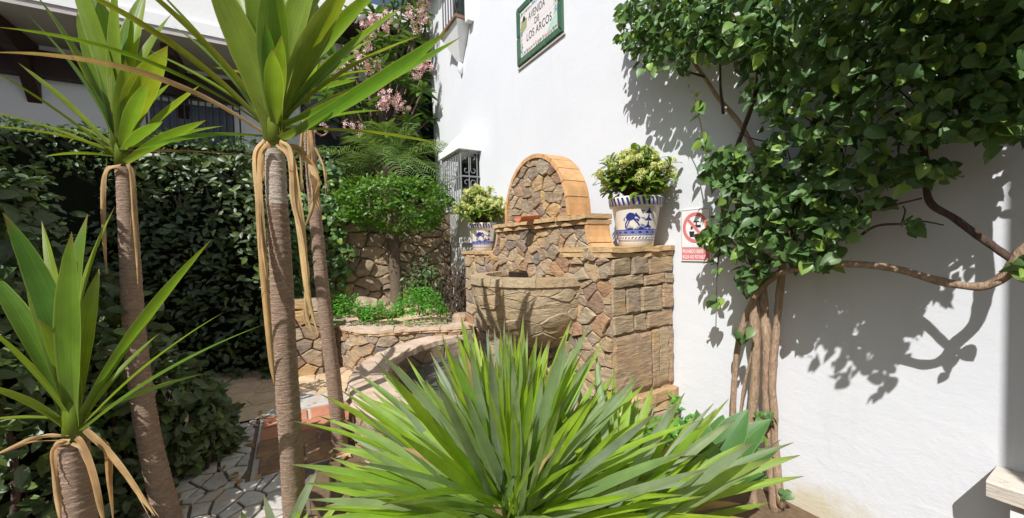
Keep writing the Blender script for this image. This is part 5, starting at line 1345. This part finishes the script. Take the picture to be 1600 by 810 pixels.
def potted(c, label, spread, height, nst, bloom, seed):
    global random
    st_ = random.getstate(); random.seed(seed)
    root = thing('potted_shrub', label, 'plant', c + V((0, 0, .335)), 'flowering shrubs in the painted pots')
    lm_, fm = [], []
    b0 = c + V((0, 0, .335))
    for i in range(nst):
        a = i * 2.4; f = math.sqrt((i + .5) / nst); e = b0 + V((math.cos(a) * spread * f * rnd(.75, 1.2), math.sin(a) * spread * f * rnd(.75, 1.2), height * (1 - .55 * f * f) * rnd(.62, 1.22)))
        mb = MB(); mid = b0.lerp(e, .5) + V((0, 0, .03)); mb.tube(bez([b0 + V((math.cos(a) * .05, math.sin(a) * .05, 0)), mid, e], 4), .006, 5); mb.build('stem', DBARK, root, True)
        dr = (e - b0).normalized()
        for j in range(13):
            aa = j * 2.4 + i; t = rnd(.45, 1.0); p = b0.lerp(e, t) + V((rnd(-.02, .02), rnd(-.02, .02), rnd(-.01, .02))); u = dr.orthogonal().normalized(); v_ = dr.cross(u)
            d = (u * math.cos(aa) + v_ * math.sin(aa)) * .9 + dr * rnd(.2, 1.0); s = rnd(.055, .095); lm_.append(frame_m(p, d, V((0, 0, 1)) + dr, (s, s, s)))
        if rnd(0, 1) < bloom:
            for j in range(rs.choice((1, 2, 2, 3))): fm.append(e + V((rnd(-.03, .03), rnd(-.03, .03), rnd(0, .03))))
    scatter(root, ME_POTL, lm_, POTL)
    for p in fm:
        s = rnd(.7, 1.15); inst('flower_cluster', CRM[random.randrange(3)], Matrix.Translation(p) @ Euler((rnd(0, .6), rnd(0, .6), rnd(0, 6))).to_matrix().to_4x4() @ Matrix.Diagonal((s, s, s, 1)), root)
    random.setstate(st_)
CRM = [flower_ball(.026, 11, CREAM, .021, 'flower_cluster') for _ in range(3)]
pr = P(994, 384, 2.86); pr.z = 1.528
pq = P(754, 388, 5.06); pq.z = 1.500
hd = lambda p: math.atan2(-p.y, -p.x)
flower_pot(pr, 'large blue and white pot painted with a horse on the right pillar of the fountain', hd(pr) + .1)
flower_pot(pq, 'blue and white painted pot on the far left pillar by the barred window', hd(pq) + .1)
potted(pr, 'leafy shrub with pale yellow flowers in the right hand blue and white pot', .28, .35, 95, .5, 5)
potted(pq, 'shrub densely covered in pale yellow blossom in the left hand pot', .36, .42, 100, 1.0, 6)

# ================================================================== CLIMBING VINE ON THE WALL
vn = thing('climbing_vine', 'large dark green heart-leaved climbing vine with woody stems covering the right of the wall', 'vine', PN(1195, 770, .12).xy.to_3d())
def stem(pts, n, w, mat=VBARK, nm='stem', sides=9):
    q = [PN(x, y, nn if nn is not None else n) for (x, y, *r_) in pts for nn in ([r_[0]] if r_ else [None])]
    cp = bez(q, 7); rad = [x * .33 / 600 * 2.35 for x in lerp_list(w, len(cp))]
    rad = [r * (1 + .22 * noise.noise(p * 9) + .12 * noise.noise(p * 31)) for r, p in zip(rad, cp)]
    cp = [p + V((noise.noise(p * 6), noise.noise(p * 6 + V((9, 0, 0))), 0)) * .006 for p in cp]
    mb = MB(); mb.tube(cp, rad, sides); return mb.build(nm, mat, vn, True)
stem([(1150, 800), (1146, 690), (1147, 600), (1153, 540), (1168, 490), (1190, 450), (1218, 425)], .16, [13, 13, 13, 14, 15, 14])
stem([(1152, 690), (1158, 640), (1166, 590), (1174, 560), (1177, 535)], .18, [7, 6, 6, 5])
stem([(1178, 800), (1172, 690), (1180, 600), (1182, 540), (1178, 480), (1184, 430)], .17, [20, 20, 19, 18, 15])
stem([(1212, 800), (1203, 700), (1198, 640), (1200, 560), (1195, 500), (1190, 430)], .13, [24, 22, 20, 20, 16])
stem([(1220, 790), (1212, 700), (1207, 600), (1212, 530), (1218, 460), (1223, 400), (1216, 330), (1190, 260), (1160, 200), (1120, 150), (1082, 92), (1060, 60), (1050, 20)], .14, [18, 16, 16, 15, 14, 13, 12, 11, 9, 9, 7])
stem([(1130, 178), (1126, 130), (1124, 92), (1120, 60)], .20, [7, 5, 4], DBARK)
stem([(1100, 120), (1070, 110), (1055, 95), (1045, 75)], .2, [6, 5, 3], DBARK)
stem([(1184, 430), (1165, 380), (1150, 300), (1150, 240), (1180, 150), (1190, 60), (1200, -60)], .22, [13, 11, 10, 9, 8], DBARK)
stem([(1223, 400), (1250, 300), (1290, 200), (1330, 90), (1350, -60)], .25, [12, 10, 9, 8], DBARK)
stem([(1215, 428), (1260, 418), (1310, 413), (1360, 415), (1410, 423), (1470, 440), (1530, 448), (1570, 432), (1598, 398), (1640, 350), (1660, 250), (1650, 100)], .32, [10, 10, 11, 12, 13, 12, 13, 15, 18, 19], VBARK)
stem([(1590, 410), (1560, 390), (1520, 362), (1490, 340), (1458, 322), (1447, 300), (1446, 262), (1440, 180), (1450, 60)], .32, [9, 9, 10, 10, 10, 10, 9], DBARK)
stem([(1340, 372), (1372, 353), (1420, 350), (1440, 346), (1475, 352)], .32, [5, 4, 3, 2], DBARK, 'twig', 6)
stem([(1300, 352), (1360, 330), (1440, 310)], .32, [5, 4, 3], DBARK, 'twig', 6)
stem([(1410, 348), (1414, 330), (1410, 322)], .32, [3, 2], DBARK, 'twig', 5)
stem([(1100, 235), (1096, 200), (1088, 160), (1075, 132)], .3, [4, 3, 2], DBARK, 'twig', 5)
stem([(1130, 372), (1124, 400), (1120, 440), (1118, 480)], .2, [4, 3, 2], DBARK, 'twig', 5)
for i in range(110):
    x, y = rnd(1190, 1560), rnd(-20, 330)
    if x > 1450 and y > 240: continue
    y = y + rnd(0, 60) if x < 1330 else min(y, rnd(60, 215))
    a = rnd(0, 6.28); L = rnd(30, 90); stem([(x, y), (x + math.cos(a) * L * .5 + rnd(-12, 12), y + math.sin(a) * L * .5), (x + math.cos(a) * L, y + math.sin(a) * L)], rnd(.05, .32), [rnd(3, 5), 2.5, 1], DBARK, 'twig', 5)
im = []
def ivy(px, py, rx, ry, cnt, n0, n1, smin=.034, smax=.072, up=.7):
    for i in range(int(cnt * ((1.75 if py < 100 else 1.1) * (1.2 if px > 1380 else 1)))):
        a = rnd(0, 6.283); r = math.sqrt(random.random()); x = px + math.cos(a) * r * rx; y = py + math.sin(a) * r * ry
        n_ = rnd(n0, n1); p = PN(x, y, n_); s = (smin + (smax - smin) * random.random() ** 1.3) * (.82 if px > 1380 else 1)
        nz = UN * rnd(-.3, .9) + V((0, 0, up + rnd(-.9, .6))) + V((rnd(-.9, .9), rnd(-.9, .9), 0))
        d = V((rnd(-1, 1), rnd(-1, 1), rnd(-1.2, .2))) + UN * rnd(-.2, .9)
        im.append(frame_m(p, d, nz, (s * rnd(.8, 1.1), s, s)))
for args in ((1030, 30, 62, 55, 190, .12, .34), (1000, 30, 34, 40, 60, .2, .34), (1010, 80, 30, 35, 45, .22, .34), (975, 30, 14, 12, 7, .28, .34), (970, 62, 10, 10, 6, .28, .34), (1075, 45, 50, 50, 110, .15, .4), (1050, 100, 45, 16, 30, .2, .35),
             (1150, 30, 80, 50, 230, .1, .5), (1150, 75, 60, 30, 70, .15, .45), (1250, 50, 95, 75, 270, .1, .6), (1390, 50, 110, 75, 270, .1, .65), (1520, 70, 110, 90, 330, .1, .65), (1600, 100, 60, 110, 160, .1, .6),
             (1215, 150, 40, 60, 70, .15, .5), (1190, 130, 25, 40, 35, .2, .4), (1290, 165, 90, 60, 140, .1, .6), (1400, 170, 90, 55, 70, .1, .6), (1500, 170, 90, 48, 90, .15, .6), (1570, 190, 50, 45, 60, .2, .55),
             (1160, 265, 60, 40, 120, .12, .4), (1125, 260, 30, 36, 55, .15, .36), (1180, 320, 60, 50, 170, .12, .42), (1240, 260, 60, 60, 150, .15, .5), (1320, 250, 70, 50, 75, .2, .5), (1400, 265, 60, 28, 42, .2, .5), (1450, 268, 50, 18, 32, .25, .45), (1340, 300, 60, 40, 60, .2, .45), (1440, 205, 70, 30, 60, .2, .6),
             (1150, 360, 50, 35, 100, .12, .36), (1110, 372, 24, 16, 30, .16, .32), (1240, 350, 75, 50, 200, .15, .45), (1310, 345, 45, 42, 70, .25, .45), (1270, 395, 50, 22, 70, .2, .42), (1180, 410, 30, 28, 45, .15, .32), (1165, 440, 14, 22, 18, .14, .28),
             (1122, 410, 8, 26, 9, .18, .24), (1120, 470, 12, 12, 7, .18, .24), (1165, 522, 16, 10, 9, .2, .28), (1195, 655, 18, 12, 12, .2, .3), (1190, 675, 12, 10, 7, .2, .28), (1595, 410, 18, 16, 9, .3, .4), (1428, 350, 12, 10, 9, .28, .36), (1600, 60, 80, 60, 70, .2, .6),
             (1090, 160, 8, 24, 7, .28, .32), (1100, 225, 9, 16, 7, .28, .34), (1228, 768, 10, 12, 4, .14, .2)):
    ivy(*args)
ivy(1150, -60, 170, 60, 260, .1, .55); ivy(1400, -60, 200, 70, 330, .1, .75); ivy(1650, 0, 90, 160, 160, .1, .6); ivy(1450, -170, 260, 60, 260, .1, .8); ivy(1060, -40, 80, 50, 90, .12, .4)

ivy(1440, -130, 240, 70, 300, .5, 1.1); ivy(1560, -70, 150, 60, 170, .5, 1.0); ivy(1640, 60, 30, 140, 90, .3, .9)  # denser overhang out of view, added to shade the upper vine
scatter(vn, ME_IVY, im, IVY, key=lambda m: (m.translation - CAM).length)

# weeds at the pillar's foot
wd_ = thing('weeds', 'small green weeds growing at the foot of the right pillar beside the wall', 'weed', PN(1040, 690, .35).xy.to_3d())
wm_ = []
for (px, py, rx, ry, cnt, n_) in ((1030, 680, 45, 26, 260, .45), (1055, 632, 6, 22, 26, .14), (1000, 700, 40, 20, 160, .6), (1080, 665, 25, 14, 80, .3)):
    for i in range(cnt):
        a = rnd(0, 6.283); r = math.sqrt(random.random()); p = PN(px + math.cos(a) * r * rx, py + math.sin(a) * r * ry, n_ + rnd(-.08, .08)); s = rnd(.025, .055)
        wm_.append(frame_m(p, V((rnd(-1, 1), rnd(-1, 1), rnd(-.3, .6))), V((rnd(-.7, .7), -.7, 1)), (s, s, s)))
scatter(wd_, ME_HERB, wm_, HERB)

# dead leaves lying about on the paving and the bed
lv = []
for i in range(170):
    p = SN(rnd(.9, 4.4), rnd(1.6, 4.2), .022); k_ = rnd(.05, .11); lv.append(frame_m(p, V((rnd(-1, 1), rnd(-1, 1), 0)), V((rnd(-.25, .25), rnd(-.25, .25), 1)), (k_, k_, k_)))
ME_FALL = flat_leaf('fallen_leaf', LEAF_OVAL, DRY, .25, .15)
tag(stuff(join_inst('fallen_leaves', ME_FALL, lv, DRY, None)), 'scattered brown fallen leaves on the paving under the yuccas', 'leaves')
